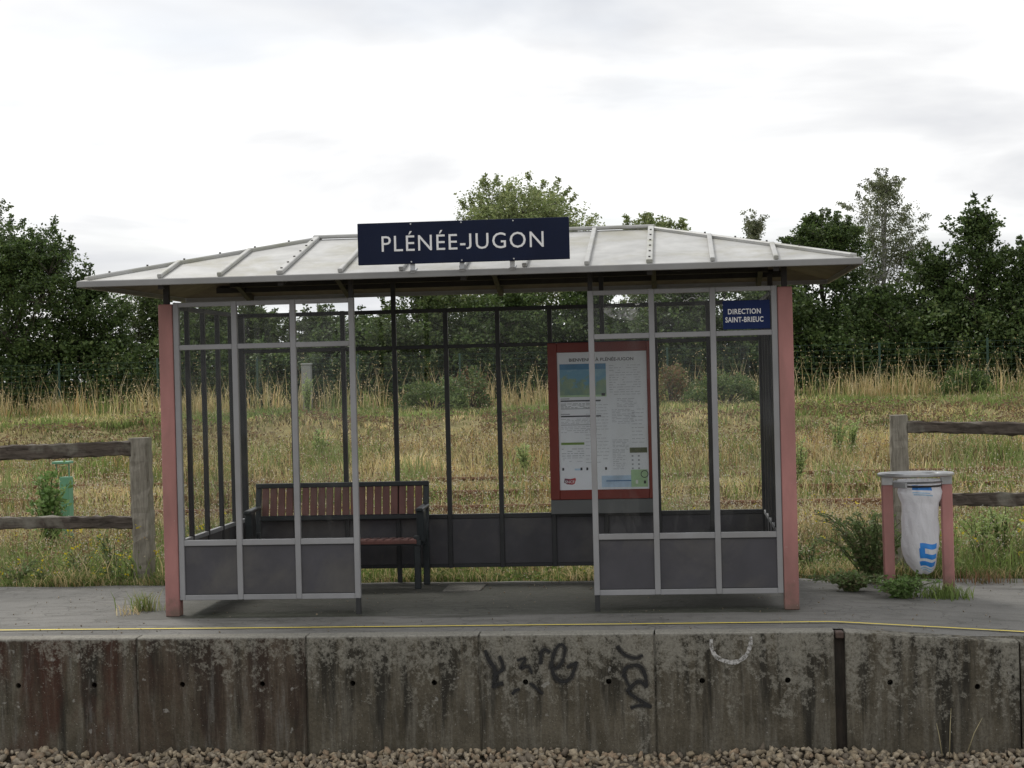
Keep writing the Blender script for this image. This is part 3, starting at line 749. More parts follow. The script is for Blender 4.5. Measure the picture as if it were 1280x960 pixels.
for (a_, b2) in (((EL, YE0), (RL, YR)), ((EL, YE1), (RL, YR)), ((ER, YE0), (RR, YR)), ((ER, YE1), (RR, YR))):
    pa = Vector((*a_, ZE+.012)); pb = Vector((*b2, ZR))
    d = pb-pa
    hp = bar('hip_cap', pa+d*.03, pb, .075, .034, MT['rib'], roof, (0, 0, 1), .008, -.012)
    for k in range(6):
        c = pa+d*(.12+.15*k)+Vector((0, 0, .021))
        bm = bmesh.new(); bm_tube(bm, [c, c+Vector((0, 0, .012))], .008, 6); bmesh.ops.recalc_face_normals(bm, faces=bm.faces)
        from_bm('bolt', bm, MT['bolt'], hp)
bar('ridge_cap', (RL-.03, YR, ZR), (RR+.03, YR, ZR), .06, .028, MT['rib'], roof, (0, 0, 1), .007, .006)
# fascia / gutter edge
zf0, zf1 = ZE-.036, ZE+.010
box('fascia', EL-.004, ER+.004, YE0-.016, YE0-.001, zf0, zf1, MT['fascia'], roof, .004)
box('fascia', EL-.004, ER+.004, YE1+.001, YE1+.016, zf0, zf1, MT['fascia'], roof, .004)
box('fascia', EL-.016, EL-.001, YE0, YE1, zf0, zf1-.002, MT['fascia'], roof, .004)
box('fascia', ER+.001, ER+.016, YE0, YE1, zf0, zf1-.002, MT['fascia'], roof, .004)
# underside timbers
for y in (YE0+.30, YF+.02, YB-.02, YE1-.3):
    f = y if y <= YR else 2*YR-y
    xa, xb = EL+(f-YE0)*1.05+.05, ER-(f-YE0)*1.05-.05
    z = slope_z(f)-.016
    box('purlin', xa, xb, y-.03, y+.03, z-.055, z-.006, MT['beam'], roof)
for i in (0, 2, 5, 8, 10):
    for s in (0, 1):
        my = (lambda y: y) if s == 0 else (lambda y: 2*YR-y)
        ye = hip_y(XB[i])-.04
        bar('rafter', (XB[i], my(YE0+.04), slope_z(YE0+.04)-.085), (XB[i], my(ye), slope_z(ye)-.085), .04, .066, MT['beam'], roof)
for px in (370, 640, 850):
    cx = at_y(px, 345, YF)[0]
    bm = bmesh.new(); vs = []
    for y in (YF+.06, YF+.075):
        vs.append([bm.verts.new((cx+dx, y, 2.59-.12*(1-abs(dx/.2)**2.2))) for dx in np.linspace(-.2, .2, 9)]+[bm.verts.new((cx+.2, y, 2.60)), bm.verts.new((cx-.2, y, 2.60))])
    bm.faces.new(vs[0]); bm.faces.new(vs[1][::-1])
    for k in range(11): bm.faces.new((vs[0][k], vs[1][k], vs[1][(k+1) % 11], vs[0][(k+1) % 11]))
    bmesh.ops.recalc_face_normals(bm, faces=bm.faces); from_bm('gusset', bm, MT['beam'], roof)

# ------------------------------------------------------------------ writing helper
def text_mesh(body, font_spacing=1.0, offset=0.0):
    cu = bpy.data.curves.new('lettering', 'FONT'); cu.body = body; cu.size = 1.0; cu.space_character = font_spacing; cu.offset = offset
    cu.resolution_u = 3
    ob = bpy.data.objects.new('lettering', cu); COL.objects.link(ob)
    dg = bpy.context.evaluated_depsgraph_get(); dg.update()
    me = bpy.data.meshes.new_from_object(ob.evaluated_get(dg)); bpy.data.objects.remove(ob); bpy.data.curves.remove(cu)
    return me
def lettering(name, body, xa, xb, za, zb, y, mat, parent, spacing=1.0, offset=0.0, keep=None):
    """flat letters filling the rectangle xa..xb, za..zb on the plane y, read from -Y (za..zb is baseline to capital top)"""
    me = text_mesh(body, spacing, offset); n = len(me.vertices); co = np.zeros(n*3); me.vertices.foreach_get('co', co); co = co.reshape(-1, 3)
    ref = text_mesh('H', 1.0, offset); rc = np.zeros(len(ref.vertices)*3); ref.vertices.foreach_get('co', rc); rc = rc.reshape(-1, 3)
    cap = rc[:, 1].max(); bpy.data.meshes.remove(ref)
    par = list(range(n))
    def find(i):
        while par[i] != i: par[i] = par[par[i]]; i = par[i]
        return i
    for e_ in me.edges:
        a_, b2 = find(e_.vertices[0]), find(e_.vertices[1]); par[a_] = b2
    isl = np.array([find(i) for i in range(n)])
    for g_ in np.unique(isl):
        k_ = isl == g_; lo_ = co[k_, 1].min()
        if lo_ < -.06: co[k_, 1] = (co[k_, 1]-lo_)/(co[k_, 1].max()-lo_)*co[k_, 1].max()      # capitals stand on the base line
    x = (co[:, 0]-co[:, 0].min())/(co[:, 0].max()-co[:, 0].min())*(xb-xa)+xa
    z = co[:, 1]/cap*(zb-za)+za
    me.vertices.foreach_set('co', np.stack([x, np.full(n, y), z], 1).ravel().astype(np.float32)); me.update()
    me.materials.clear()
    return link(name, me, mat, parent)

# torn film residue on the upper right panes
MT['residue'] = paint_mat('film_residue', (.62, .62, .62), .50, .10, 34); MT['residue_thin'] = paint_mat('thin_film_residue', (.5, .5, .5), .40, .12, 12)
rr_ = random.Random(3); bm = bmesh.new()
for (xa_, xb_) in ((790, 812), (818, 886)):
    px_ = xa_
    while px_ < xb_-6:
        ln = rr_.uniform(4, 13); y0_ = 371+rr_.uniform(-2, 9)
        pts = [at_y(px_+ln*k/4, y0_+rr_.uniform(-1.6, 1.6)-(px_-790)*.02, YF-.004) for k in range(5)]; w_ = rr_.uniform(.002, .006)
        prev = None
        for q in pts:
            cur = (bm.verts.new((q[0], YF-.004, q[2]-w_)), bm.verts.new((q[0], YF-.004, q[2]+w_)))
            if prev: bm.faces.new((prev[0], cur[0], cur[1], prev[1]))
            prev = cur
        px_ += ln*rr_.uniform(.5, .9)
tag(from_bm('film_residue', bm, MT['residue'], sh), kind='stuff')
P = [at_y(a, b, YF-.0035) for a, b in ((750, 386), (768, 381), (800, 388), (805, 398), (785, 401), (762, 396))]
obj('film_residue', P, [tuple(range(6))], MT['residue_thin'], sh)

# station name board on brackets in front of the roof
YS = YE0-.055
c = [at_y(447, 280, YS), at_y(711.5, 270.8, YS), at_y(448, 332, YS), at_y(712, 323.6, YS)]
sx0, sx1 = (c[0][0]+c[2][0])/2, (c[1][0]+c[3][0])/2; sz1, sz0 = (c[0][2]+c[1][2])/2, (c[2][2]+c[3][2])/2
nb = empty('station_name_sign', ((sx0+sx1)/2, YS, sz0), 'long navy blue board with white station name above the shelter roof edge', 'sign')
bd = box('board', sx0, sx1, YS-.012, YS+.012, sz0, sz1, MT['navy'], nb, .003)
def sgx(px, py): return at_y(px, py, YS-.013)
ta, tb = sgx(477, 305), sgx(679.5, 298.7)
zc = (ta[2]+tb[2])/2
caph = 19.4/F_PX*YS
lettering('lettering', 'PLÉNÉE-JUGON', ta[0], tb[0], zc-caph/2, zc+caph/2, YS-.0135, MT['white_print'], nb, 1.12, .0)
for px in (515, 577, 640):
    x = at_y(px, 335, YS)[0]
    bk = bar('bracket', (x, YS+.03, sz0-.06), (x, YS+.03, sz1-.02), .034, .012, MT['steel'], nb, (0, 1, 0))
    bar('bracket_foot', (x, YS+.02, sz0-.055), (x, YE0+.08, sz0-.03), .04, .01, MT['steel'], bk)
for px in (514, 577, 642):
    for z in (sz0+.014, sz1-.014):
        x = at_y(px, 300, YS)[0]
        bm = bmesh.new(); bm_tube(bm, [(x, YS-.012, z), (x, YS-.016, z)], .006, 6); bmesh.ops.recalc_face_normals(bm, faces=bm.faces)
        from_bm('screw', bm, MT['steel'], nb)

# small direction sign on the upper right pane
YD = YF-.012
d0, d1 = at_y(904, 412, YD), at_y(962, 375, YD)
ds = empty('direction_sign', ((d0[0]+d1[0])/2, YD, d0[2]), 'small blue direction plate with two lines of white letters in the upper right pane', 'sign')
zs0, zs1 = d0[2], at_y(933, 375.5, YD)[2]
box('plate', d0[0], d1[0], YD-.003, YD+.003, zs0, zs1, MT['blue_sign'], ds, .001)
y_ = YD-.0042
la, lb = at_y(910, 392.5, y_), at_y(951, 392, y_); za = at_y(930, 392.2, y_)[2]
lettering('lettering', 'DIRECTION', la[0], lb[0], za, za+6.3/F_PX*YF, y_, MT['white_print'], ds, 1.1, .022)
la, lb = at_y(906.8, 402.5, y_), at_y(954.3, 402, y_); za = at_y(930, 402.4, y_)[2]
lettering('lettering', 'SAINT-BRIEUC', la[0], lb[0], za, za+6.3/F_PX*YF, y_, MT['white_print'], ds, 1.08, .022)

# ------------------------------------------------------------------ poster case
YP = 14.30
q0, q1 = at_y(683.5, 427, YP), at_y(816, 623, YP)
px0, px1 = q0[0]+.002, at_y(815, 560, YP)[0]
pz1 = at_y(748, 427.5, YP)[2]; pz0 = at_y(750, 624, YP)[2]; pzb = at_y(750, 642, YP)[2]
pc = empty('poster_case', ((px0+px1)/2, YP+.05, pzb), 'dark red framed notice case with pale timetable poster against the back glazing', 'notice board')
f = .082
bx_ = box('case_back', px0+.01, px1-.01, YP+.03, YP+.12, pz0+.005, pz1-.005, MT['frame_dark'], pc)
pL, pR = at_y(697.8, 525, YP)[0], at_y(809.7, 525, YP)[0]
pT, pB = at_y(752, 439.5, YP)[2], at_y(755, 612, YP)[2]
box('frame', px0, pL, YP, YP+.05, pz0, pz1, MT['poster_red'], pc, .004)
box('frame', pR, px1, YP, YP+.05, pz0, pz1, MT['poster_red'], pc, .004)
box('frame', pL, pR, YP+.001, YP+.05, pT, pz1, MT['poster_red'], pc, .004)
box('frame', pL, pR, YP+.001, YP+.05, pz0, pB, MT['poster_red'], pc, .004)
box('base', px0, px1+.01, YP+.004, YP+.12, pzb, pz0-.002, MT['poster_base'], pc, .004)
YQ = YP+.018
paper = box('poster', pL, pR, YQ, YQ+.004, pB, pT, MT['paper'], pc)
Wp, Hp = pR-pL, pT-pB
def pu(u, v): return pL+u*Wp, pT-v*Hp           # u right, v down, 0..1
def prect(name, u0, v0, u1, v1, mat, lay=1):
    x0, z1 = pu(u0, v0); x1, z0 = pu(u1, v1); y = YQ-.0006*lay
    return obj(name, [(x0, y, z0), (x1, y, z0), (x1, y, z1), (x0, y, z1)], [(0, 1, 2, 3)], mat, paper)
x0, zt = pu(.135, .065); x1, _ = pu(.855, 0)
lettering('lettering', 'BIENVENUE À PLÉNÉE-JUGON', x0, x1, zt-.002, zt+.0235, YQ-.0012, MT['ink'], paper, 1.0, .018)
def map_mat():
    m, t, b = new_mat('map_print'); v = objco(t)
    land = noise(t, v, 5.5, 6, .6, .4); sea = noise(t, v, 2.2, 3)
    sx = N(t, 'ShaderNodeSeparateXYZ'); t.links.new(v, sx.inputs[0])
    c = mixc(t, ramp(t, land, [(.40, 0.0), (.62, 1.0)]), (.17, .30, .27), (.30, .40, .24))
    hgt = mth(t, 'ADD', sx.outputs[2], mth(t, 'MULTIPLY', noise(t, v, 7, 7, .65, .5), .55))
    c = mixc(t, ramp(t, mth(t, 'MULTIPLY', mth(t, 'SUBTRACT', hgt, 1.2), .9), [(.66, 0.0), (.69, 1.0)]), c, (.16, .36, .50))
    dg = mth(t, 'SUBTRACT', mth(t, 'ADD', mth(t, 'MULTIPLY', sx.outputs[0], -.6), mth(t, 'MULTIPLY', land, .3)), sx.outputs[2])
    c = mixc(t, ramp(t, noise(t, v, 3.2, 4, .6, .3), [(.56, 0.0), (.60, .8)]), c, (.24, .44, .54))
    t.links.new(c, b.inputs['Base Color']); b.inputs['Roughness'].default_value = .6; return m
prect('map', .025, .085, .545, .325, map_mat())
prect('map_caption', .025, .312, .545, .325, MT['ink_lime'], 2); prect('map_band', .025, .085, .545, .125, simple('map_blue', (.09, .25, .42), .6), 2)
prect('map_key', .49, .30, .53, .32, MT['ink'], 3)
rp = random.Random(5)
for v in (.348, .46):
    prect('heading_rule', .03, v, .48, v+.010, MT['ink'], 1)
    prect('heading_line', .03, v-.014, .13, v-.007, MT['ink_grey'], 1)
for v in (.408, .525):
    prect('table_rule', .03, v, .40, v+.005, MT['ink_grey'], 1)
def textlines(u0, u1, v0, v1, n, mat):
    for k in range(n):
        v = v0+(v1-v0)*k/max(1, n-1)
        u = u0
        while u < u1-.02:
            w = rp.uniform(.02, .07)
            if rp.random() < .86: prect('text_line', u, v, min(u1, u+w), v+.0042, mat)
            u += w+.012
textlines(.58, .93, .10, .31, 13, MT['ink_pale']); textlines(.30, .56, .60, .80, 9, MT['ink_pale']); textlines(.31, .56, .36, .56, 10, MT['ink_pale']); textlines(.03, .28, .70, .75, 4, MT['ink_grey']); textlines(.82, .96, .42, .66, 10, MT['ink_pale']); textlines(.03, .40, .372, .400, 4, MT['ink_grey']); textlines(.03, .42, .484, .515, 4, MT['ink_pale']); textlines(.03, .43, .540, .580, 4, MT['ink_pale'])
textlines(.66, .88, .342, .40, 6, MT['ink_pale']); textlines(.60, .86, .42, .52, 10, MT['ink_pale']); textlines(.60, .78, .64, .72, 9, MT['ink_pale'])
textlines(.60, .74, .73, .85, 10, MT['ink_pale']); textlines(.04, .26, .765, .79, 3, MT['ink_pale'])
prect('green_band', .025, .655, .285, .672, MT['ink_green'])
prect('olive_band', .79, .70, .985, .738, MT['ink_olive'])
for u in (.81, .88):
    for v in (.755, .785, .815, .845): prect('pictogram', u, v, u+.02, v+.012, MT['ink_grey'], 1)
prect('blue_wash', .47, .90, .80, .985, MT['ink_blue'], 1); prect('blue_swoosh', .17, .845, .25, .858, MT['ink_blue'], 1)
for u in (.235, .51, .03, .30): prect('pictogram', u, .838, u+.022, .858, MT['ink'], 2)
prect('text_line', .52, .935, .80, .942, simple('poster_blue_text', (.05, .15, .35), .6), 2)
# rounded green stamp and dark ring
def disc(name, u, v, ru, mat, lay, ring=False):
    cx, cz = pu(u, v); r = ru*Wp; n = 24; y = YQ-.0006*lay
    P = [(cx+r*math.cos(2*math.pi*k/n), y, cz+r*math.sin(2*math.pi*k/n)) for k in range(n)]
    if not ring: return obj(name, P, [tuple(range(n))], mat, paper)
    P += [(cx+r*.82*math.cos(2*math.pi*k/n), y, cz+r*.82*math.sin(2*math.pi*k/n)) for k in range(n)]
    return obj(name, P, [(k, (k+1) % n, n+(k+1) % n, n+k) for k in range(n)], mat, paper)
prect('stamp', .80, .86, .985, .985, MT['ink_lime'], 2); disc('stamp_ring', .95, .893, .043, MT['ink'], 3, True)
prect('pictogram', .94, .94, .965, .962, MT['ink'], 3); prect('pictogram', .85, .935, .875, .962, MT['white_print'], 3)
# railway company logo: slanted rounded flag shading from violet to red, white letters
def logo_mat():
    m, t, b = new_mat('logo_print'); v = objco(t); sx = N(t, 'ShaderNodeSeparateXYZ'); t.links.new(v, sx.inputs[0])
    la_, lb_ = pu(.04, 0)[0], pu(.18, 0)[0]
    fct = mth(t, 'DIVIDE', mth(t, 'SUBTRACT', sx.outputs[0], la_), lb_-la_, True)
    t.links.new(ramp(t, fct, [(.0, (.09, .045, .09)), (.5, (.28, .03, .06)), (1.0, (.52, .045, .05))]), b.inputs['Base Color']); return m
uv = [(.045, .945), (.055, .915), (.12, .92), (.175, .912), (.182, .925), (.165, .955), (.14, .962), (.08, .958)]
obj('logo', [(pu(u, v)[0], YQ-.0008, pu(u, v)[1]) for u, v in uv], [tuple(range(8))], logo_mat(), paper)
x0, zt = pu(.058, .95); x1, _ = pu(.165, 0)
lettering('lettering', 'SNCF', x0, x1, zt, zt+.022, YQ-.0016, MT['white_print'], paper, 1.0, .01)
obj('cover_glass', [(pL, YP+.008, pB), (pR, YP+.008, pB), (pR, YP+.008, pT), (pL, YP+.008, pT)], [(0, 1, 2, 3)], MT['glass'], pc)

# ------------------------------------------------------------------ bench
bxL, bxR = at_y(318.5, 640, 14.30)[0], at_y(535, 640, 14.30)[0]
bn = empty('bench', ((bxL+bxR)/2, 14.15, 0), 'slatted red brown bench with dark metal frame inside the shelter', 'bench')
YFr, YBk = 13.96, 14.34
def rot_plank(name, p0, p1, w, h, up, mat, parent, bev=.003): return bar(name, p0, p1, w, h, mat, parent, up, bev)
for x in (bxL+.022, bxR-.022):
    s_ = -1 if x < (bxL+bxR)/2 else 1
    bar('leg', (x-s_*.03, YFr+.02, 0), (x-s_*.03, YFr+.02, .44), .052, .05, MT['bench_metal'], bn, (0, 1, 0), .006)
    bar('leg', (x, YBk-.06, 0), (x, YBk-.06, .46), .052, .045, MT['bench_metal'], bn, (0, 1, 0), .006)
    bar('back_upright', (x, YBk-.05, .44), (x, YBk+.03, .868), .048, .04, MT['bench_metal'], bn, (0, 1, 0), .006)
    ar = bar('armrest', (x, YFr-.02, .640), (x, YBk, .650), .062, .028, MT['bench_metal'], bn, (0, 0, 1), .008)
    bar('arm_support', (x, YFr+.05, .38), (x, YFr+.02, .645), .062, .13, MT['bench_metal'], bn, (0, 1, 0), .008)
    bar('side_rail', (x-s_*.015, YFr, .36), (x-s_*.015, YBk-.03, .345), .04, .045, MT['bench_metal'], bn, (0, 0, 1), .004)
bar('seat_rail', (bxL+.05, YFr+.03, .362), (bxR-.05, YFr+.03, .362), .05, .028, MT['bench_metal'], bn, (0, 0, 1), .003)
bar('seat_rail', (bxL+.05, YBk-.10, .352), (bxR-.05, YBk-.10, .352), .05, .028, MT['bench_metal'], bn, (0, 0, 1), .003)
bk0, bk1 = (YBk-.022, .595), (YBk+.022, .828)
bar('back_rail', (bxL, bk1[0]+.006, bk1[1]), (bxR, bk1[0]+.006, bk1[1]), .038, .040, MT['bench_metal'], bn, (0, 0, 1), .005)
bar('back_rail', (bxL+.04, bk0[0]+.004, bk0[1]-.042), (bxR-.04, bk0[0]+.004, bk0[1]-.042), .034, .042, MT['bench_metal'], bn, (0, 0, 1), .005)
ns = 20; bw = (bxR-bxL-.10)/ns
for k in range(ns):
    x = bxL+.05+(k+.5)*bw
    bar('slat', (x, bk0[0], bk0[1]-.003), (x, bk1[0], bk1[1]+.003), bw-.012, .020, MT['bench_wood'], bn, (0, 1, 0), .004)
    bar('slat', (x, YFr+.0, .391), (x, YBk-.09, .381), bw-.012, .022, MT['bench_wood'], bn, (0, 0, 1), .004)
bar('front_nosing', (bxL+.05, YFr-.006, .376), (bxR-.05, YFr-.006, .376), .012, .030, MT['bench_wood'], bn, (0, 0, 1), .003)

# ------------------------------------------------------------------ litter bin with bag
YW = 13.55
bl, br = at_y(1110, 660, YW)[0], at_y(1184, 660, YW)[0]
bcx = (bl+br)/2; bz = float(plat_z(bcx, YW))
bn_ = empty('litter_bin', (bcx, YW, bz), 'litter bin of two pink posts and a steel ring holding a white bag', 'bin')
zr_ = at_y(1145, 592, YW)[2]
for px in (1110, 1184):
    xb_, xt_ = at_y(px+ (2 if px < 1150 else 2), 720, YW)[0], at_y(px-1.5, 605, YW)[0]
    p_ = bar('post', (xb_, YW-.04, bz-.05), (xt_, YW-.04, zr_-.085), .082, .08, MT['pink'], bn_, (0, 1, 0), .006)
    bar('post_head', (xt_, YW-.033, zr_-.086), (xt_, YW-.033, zr_-.012), .085, .066, MT['steel'], bn_, (0, 1, 0), .004)
def ring_mesh(name, prof, mat, parent, cx, cy, sx_=1.0, sy_=1.0, n=48):
    bm = bmesh.new(); rings = []
    for (r, z) in prof: rings.append([bm.verts.new((cx+r*sx_*math.cos(2*math.pi*k/n), cy+r*sy_*math.sin(2*math.pi*k/n), z)) for k in range(n)])
    for a_, b2 in zip(rings, rings[1:]+([rings[0]] if prof[0] == prof[-1] else [])):
        for k in range(n): bm.faces.new((a_[k], a_[(k+1) % n], b2[(k+1) % n], b2[k]))
    bmesh.ops.remove_doubles(bm, verts=bm.verts, dist=1e-5)
    bmesh.ops.recalc_face_normals(bm, faces=bm.faces)
    return from_bm(name, bm, mat, parent, False)
Rr = (at_y(1192.5, 592, YW)[0]-at_y(1096.5, 592, YW)[0])/2
cxr = (at_y(1192.5, 592, YW)[0]+at_y(1096.5, 592, YW)[0])/2
ring_mesh('rim', [(Rr, zr_+.002), (Rr, zr_-.012), (Rr-.012, zr_-.018), (.20, zr_-.02), (.185, zr_-.010), (.20, zr_+.004), (Rr-.01, zr_+.010), (Rr, zr_+.002)], MT['steel'], bn_, cxr, YW, 1, .72)
bgx = at_y(1151, 660, YW)[0]
ring_mesh('bag_hoop', [(.185, zr_-.055), (.193, zr_-.062), (.185, zr_-.070), (.177, zr_-.062), (.185, zr_-.055)], MT['steel'], bn_, bgx-.015, YW, 1, .8)
ring_mesh('bag_hoop', [(.180, zr_-.085), (.188, zr_-.092), (.180, zr_-.100), (.172, zr_-.092), (.180, zr_-.085)], MT['bolt'], bn_, bgx-.015, YW, 1, .8)
bar('clamp', (bgx-.20, YW-.03, zr_-.105), (bgx-.12, YW-.14, zr_-.105), .02, .045, MT['steel'], bn_, (0, 0, 1), .003)
for sgn in (-1, 1):
    bar('hoop_arm', (bgx-.015+sgn*.17, YW, zr_-.075), (bcx+sgn*.235, YW, zr_-.05), .02, .016, MT['steel'], bn_)
# bag: hanging sack with an uneven outline following the photograph
bh = [(0.00, .168, 0), (.04, .172, 0), (.075, .168, 0), (.12, .186, 0), (.17, .172, .006), (.22, .152, .004), (.30, .150, 0), (.42, .152, -.004), (.52, .153, -.006), (.62, .150, -.006), (.70, .140, -.002), (.77, .122, .006), (.82, .098, .014), (.855, .070, .02), (.87, .04, .022)]
ztop = zr_-.045; zbot = at_y(1153, 716, YW)[2]; Lb = ztop-zbot
prof_t = np.array([b[0] for b in bh])/.87; prof_r = np.array([b[1] for b in bh]); prof_o = np.array([b[2] for b in bh])
def bag_pt(u, v, off=0.0):
    """u angle (radians, -pi/2 faces the track), v 0..1 from the hoop down"""
    r = np.interp(v, prof_t, prof_r)*.93; o_ = np.interp(v, prof_t, prof_o)
    wr = 1 + .03*math.sin(7*u+5*v)*math.sin(math.pi*v) + .012*math.sin(13*u-19*v) + .03*math.sin(3*u+14*v)*(.3+v) + .012*math.sin(5*u-31*v)
    gather = 1 + .06*math.cos(22*u)*max(0, 1-v*6)
    rr = r*wr*gather+off
    return (bgx-.004+o_+rr*math.cos(u), YW+rr*math.sin(u)*.8, ztop-v*Lb - .01*math.sin(5*u)*v)
nu, nv = 96, 60
bv = [bag_pt(2*math.pi*i/nu, j/nv) for j in range(nv+1) for i in range(nu)]
bf = [(j*nu+i, j*nu+(i+1) % nu, (j+1)*nu+(i+1) % nu, (j+1)*nu+i) for j in range(nv) for i in range(nu)]
bag = obj('bag', bv, bf+[tuple(range(nv*nu, nv*nu+nu))], MT['bag'], bn_, True)
def patch(name, u0, u1, v0, v1, mat, slant=0.0, n=14):
    vs, fs = [], []
    for j in range(n+1):
        for i in range(n+1):
            u = u0+(u1-u0)*i/n; v = v0+(v1-v0)*j/n+slant*(u+math.pi/2)
            vs.append(bag_pt(u, v, .002))
    for j in range(n):
        for i in range(n): a_ = j*(n+1)+i; fs.append((a_, a_+1, a_+n+2, a_+n+1))
    return obj(name, vs, fs, mat, bag, True)
hp_ = -math.pi/2
patch('bag_print', hp_-.45, hp_+.55, .055, .105, MT['bag_blue'], .01)
MT['bag_pale'] = simple('pale_blue_bag_print', (.36, .55, .74), .4, 0, .2, 30)
for v, a0, a1 in ((.128, -.42, .36), (.150, -.38, .5)): patch('bag_print', hp_+a0, hp_+a1, v, v+.012, MT['bag_pale'], .015)
sl = -.0
v0 = .675
patch('bag_print', hp_-.10, hp_+.98, v0, v0+.055, MT['bag_blue']); patch('bag_print', hp_-.16, hp_+.16, v0+.055, v0+.165, MT['bag_blue'])
patch('bag_print', hp_+.16, hp_+.98, v0+.110, v0+.162, MT['bag_blue']); patch('bag_print', hp_-.24, hp_+.98, v0+.195, v0+.245, MT['bag_blue'])
patch('bag_print', hp_-.30, hp_+.9, v0+.262, v0+.276, MT['bag_pale']); patch('bag_print', hp_-.2, hp_+.9, v0+.288, v0+.298, MT['bag_pale'])

# ------------------------------------------------------------------ timber fences
def rough_beam(name, a, b, w, h, mat, parent, n=26, amp=.012, seed=0, cham=.012, ragged=0.0):
    """squared weathered timber between a and b with worn corners"""
    r = np.random.RandomState(seed); a = Vector(a); b = Vector(b); d = (b-a).normalized()
    up = Vector((0, 0, 1)) if abs(d.z) < .9 else Vector((0, 1, 0)); s = d.cross(up).normalized(); nn = s.cross(d)
    bm = bmesh.new(); rings = []
    cs = [(-1, -1, 1, 0), (-1, -1, 0, 1), (-1, 1, 0, -1), (-1, 1, 1, 0), (1, 1, -1, 0), (1, 1, 0, -1), (1, -1, 0, 1), (1, -1, -1, 0)]
    bow = r.uniform(-.012, .012)
    for i in range(n+1):
        t = i/n; c = a.lerp(b, t)+nn*bow*math.sin(math.pi*t)
        ring = []
        for k, (i_, j_, ci, cj) in enumerate(cs):
            rg = ragged*max(0, vn(t*9+k*.01, seed, 1.0, 3)-.5) if k in (0, 1, 6, 7) else 0
            ring.append(bm.verts.new(c+s*(i_*w/2+ci*cham+r.normal(0, amp*.35))+nn*(j_*h/2+cj*cham+r.normal(0, amp*.35)+rg)))
        rings.append(ring)
    for p, q in zip(rings, rings[1:]):
        for k in range(8): bm.faces.new((p[k], p[(k+1) % 8], q[(k+1) % 8], q[k]))
    bm.faces.new(rings[0]); bm.faces.new(rings[-1][::-1])
    bmesh.ops.recalc_face_normals(bm, faces=bm.faces)
    return from_bm(name, bm, mat, parent)
YFc = 14.72
def fence_l():
    xp0, xp1 = at_y(163.5, 640, YFc-.08)[0], at_y(187.5, 640, YFc-.08)[0]; xc = (xp0+xp1)/2
    zt = at_y(175, 547.5, YFc-.08)[2]
    fe = empty('timber_fence', (xc-1.0, YFc, -.05), 'weathered two rail timber fence left of the shelter, beside the yellow flowers', 'fence')
    rough_beam('post', (xc+.008, YFc, -.25), (xc-.012, YFc, zt), xp1-xp0, .15, MT['post_wood'], fe, 30, .012, 1, .018)
    rough_beam('post', (xc-2.45, YFc, -.25), (xc-2.46, YFc, zt-.01), .16, .15, MT['post_wood'], fe, 30, .012, 2, .018)
    for (pl_, pr_, hpx, sd_) in (((0, 566.5), (162, 560.5), 17, 3), ((0, 655.5), (165, 653), 14, 4)):
        a = at_y(*pl_, YFc-.02); b = at_y(*pr_, YFc-.02); d = (b-a)/(b[0]-a[0]); h = hpx/F_PX*YFc
        rough_beam('rail', a+d*(xc-2.40-a[0]), b+d*(xp0+.01-b[0]), .11, h*1.12, MT['rail_wood'], fe, 40, .014, sd_, .012, .045)
def fence_r():
    xp0, xp1 = at_y(1117, 640, YFc-.08)[0], at_y(1138.5, 640, YFc-.08)[0]; xc = (xp0+xp1)/2
    zt = at_y(1127, 519, YFc-.08)[2]
    fe = empty('timber_fence', (xc+1.0, YFc, -.05), 'weathered two rail timber fence behind the white bin bag', 'fence')
    rough_beam('post', (xc+.004, YFc, -.3), (xc-.008, YFc, zt), xp1-xp0, .15, MT['post_wood'], fe, 30, .012, 5, .016)
    rough_beam('post', (xc+2.45, YFc, -.3), (xc+2.44, YFc, zt-.03), .15, .15, MT['post_wood'], fe, 30, .012, 6, .016)
    for (pl_, pr_, hpx, sd_) in (((1140, 534.5), (1279, 534.0), 14, 7), ((1140, 626), (1279, 625), 15, 8)):
        a = at_y(*pl_, YFc-.02); b = at_y(*pr_, YFc-.02); d = (b-a)/(b[0]-a[0]); h = hpx/F_PX*YFc
        rough_beam('rail', a+d*(xp1-.01-a[0]), b+d*(xc+2.40-b[0]), .11, h*1.1, MT['rail_wood'], fe, 40, .014, sd_, .012, .03)
fence_l(); fence_r()

# ------------------------------------------------------------------ disused rails in the meadow
def rail_thing(py, Y, label):
    z = at_y(600, py, Y)[2]
    prof = [(-.06, 0), (.06, 0), (.06, .012), (.010, .03), (.009, .10), (.034, .115), (.034, .145), (-.034, .145), (-.034, .115), (-.009, .10), (-.010, .03), (-.06, .012)]
    vs = [(x, Y+py_, z-.145+pz) for x in (-14, 10) for (py_, pz) in prof]; k = len(prof)
    fs = [(i, (i+1) % k, k+(i+1) % k, k+i) for i in range(k)]+[tuple(range(k))[::-1], tuple(range(k, 2*k))]
    o = obj('disused_rail', vs, fs, MT['rail']); tag(o, label, 'rail', 'disused siding rails in the grass')
rail_thing(631, 22.9, 'rusty rail in the grass just above the back sill of the shelter, nearest of four')
rail_thing(612.5, 24.35, 'second rusty rail from the shelter, half hidden in the dry grass')
rail_thing(596, 26.9, 'third rusty rail from the shelter, deep in the dry grass')
rail_thing(583, 28.35, 'rusty rail farthest from the shelter, almost covered by dry grass')

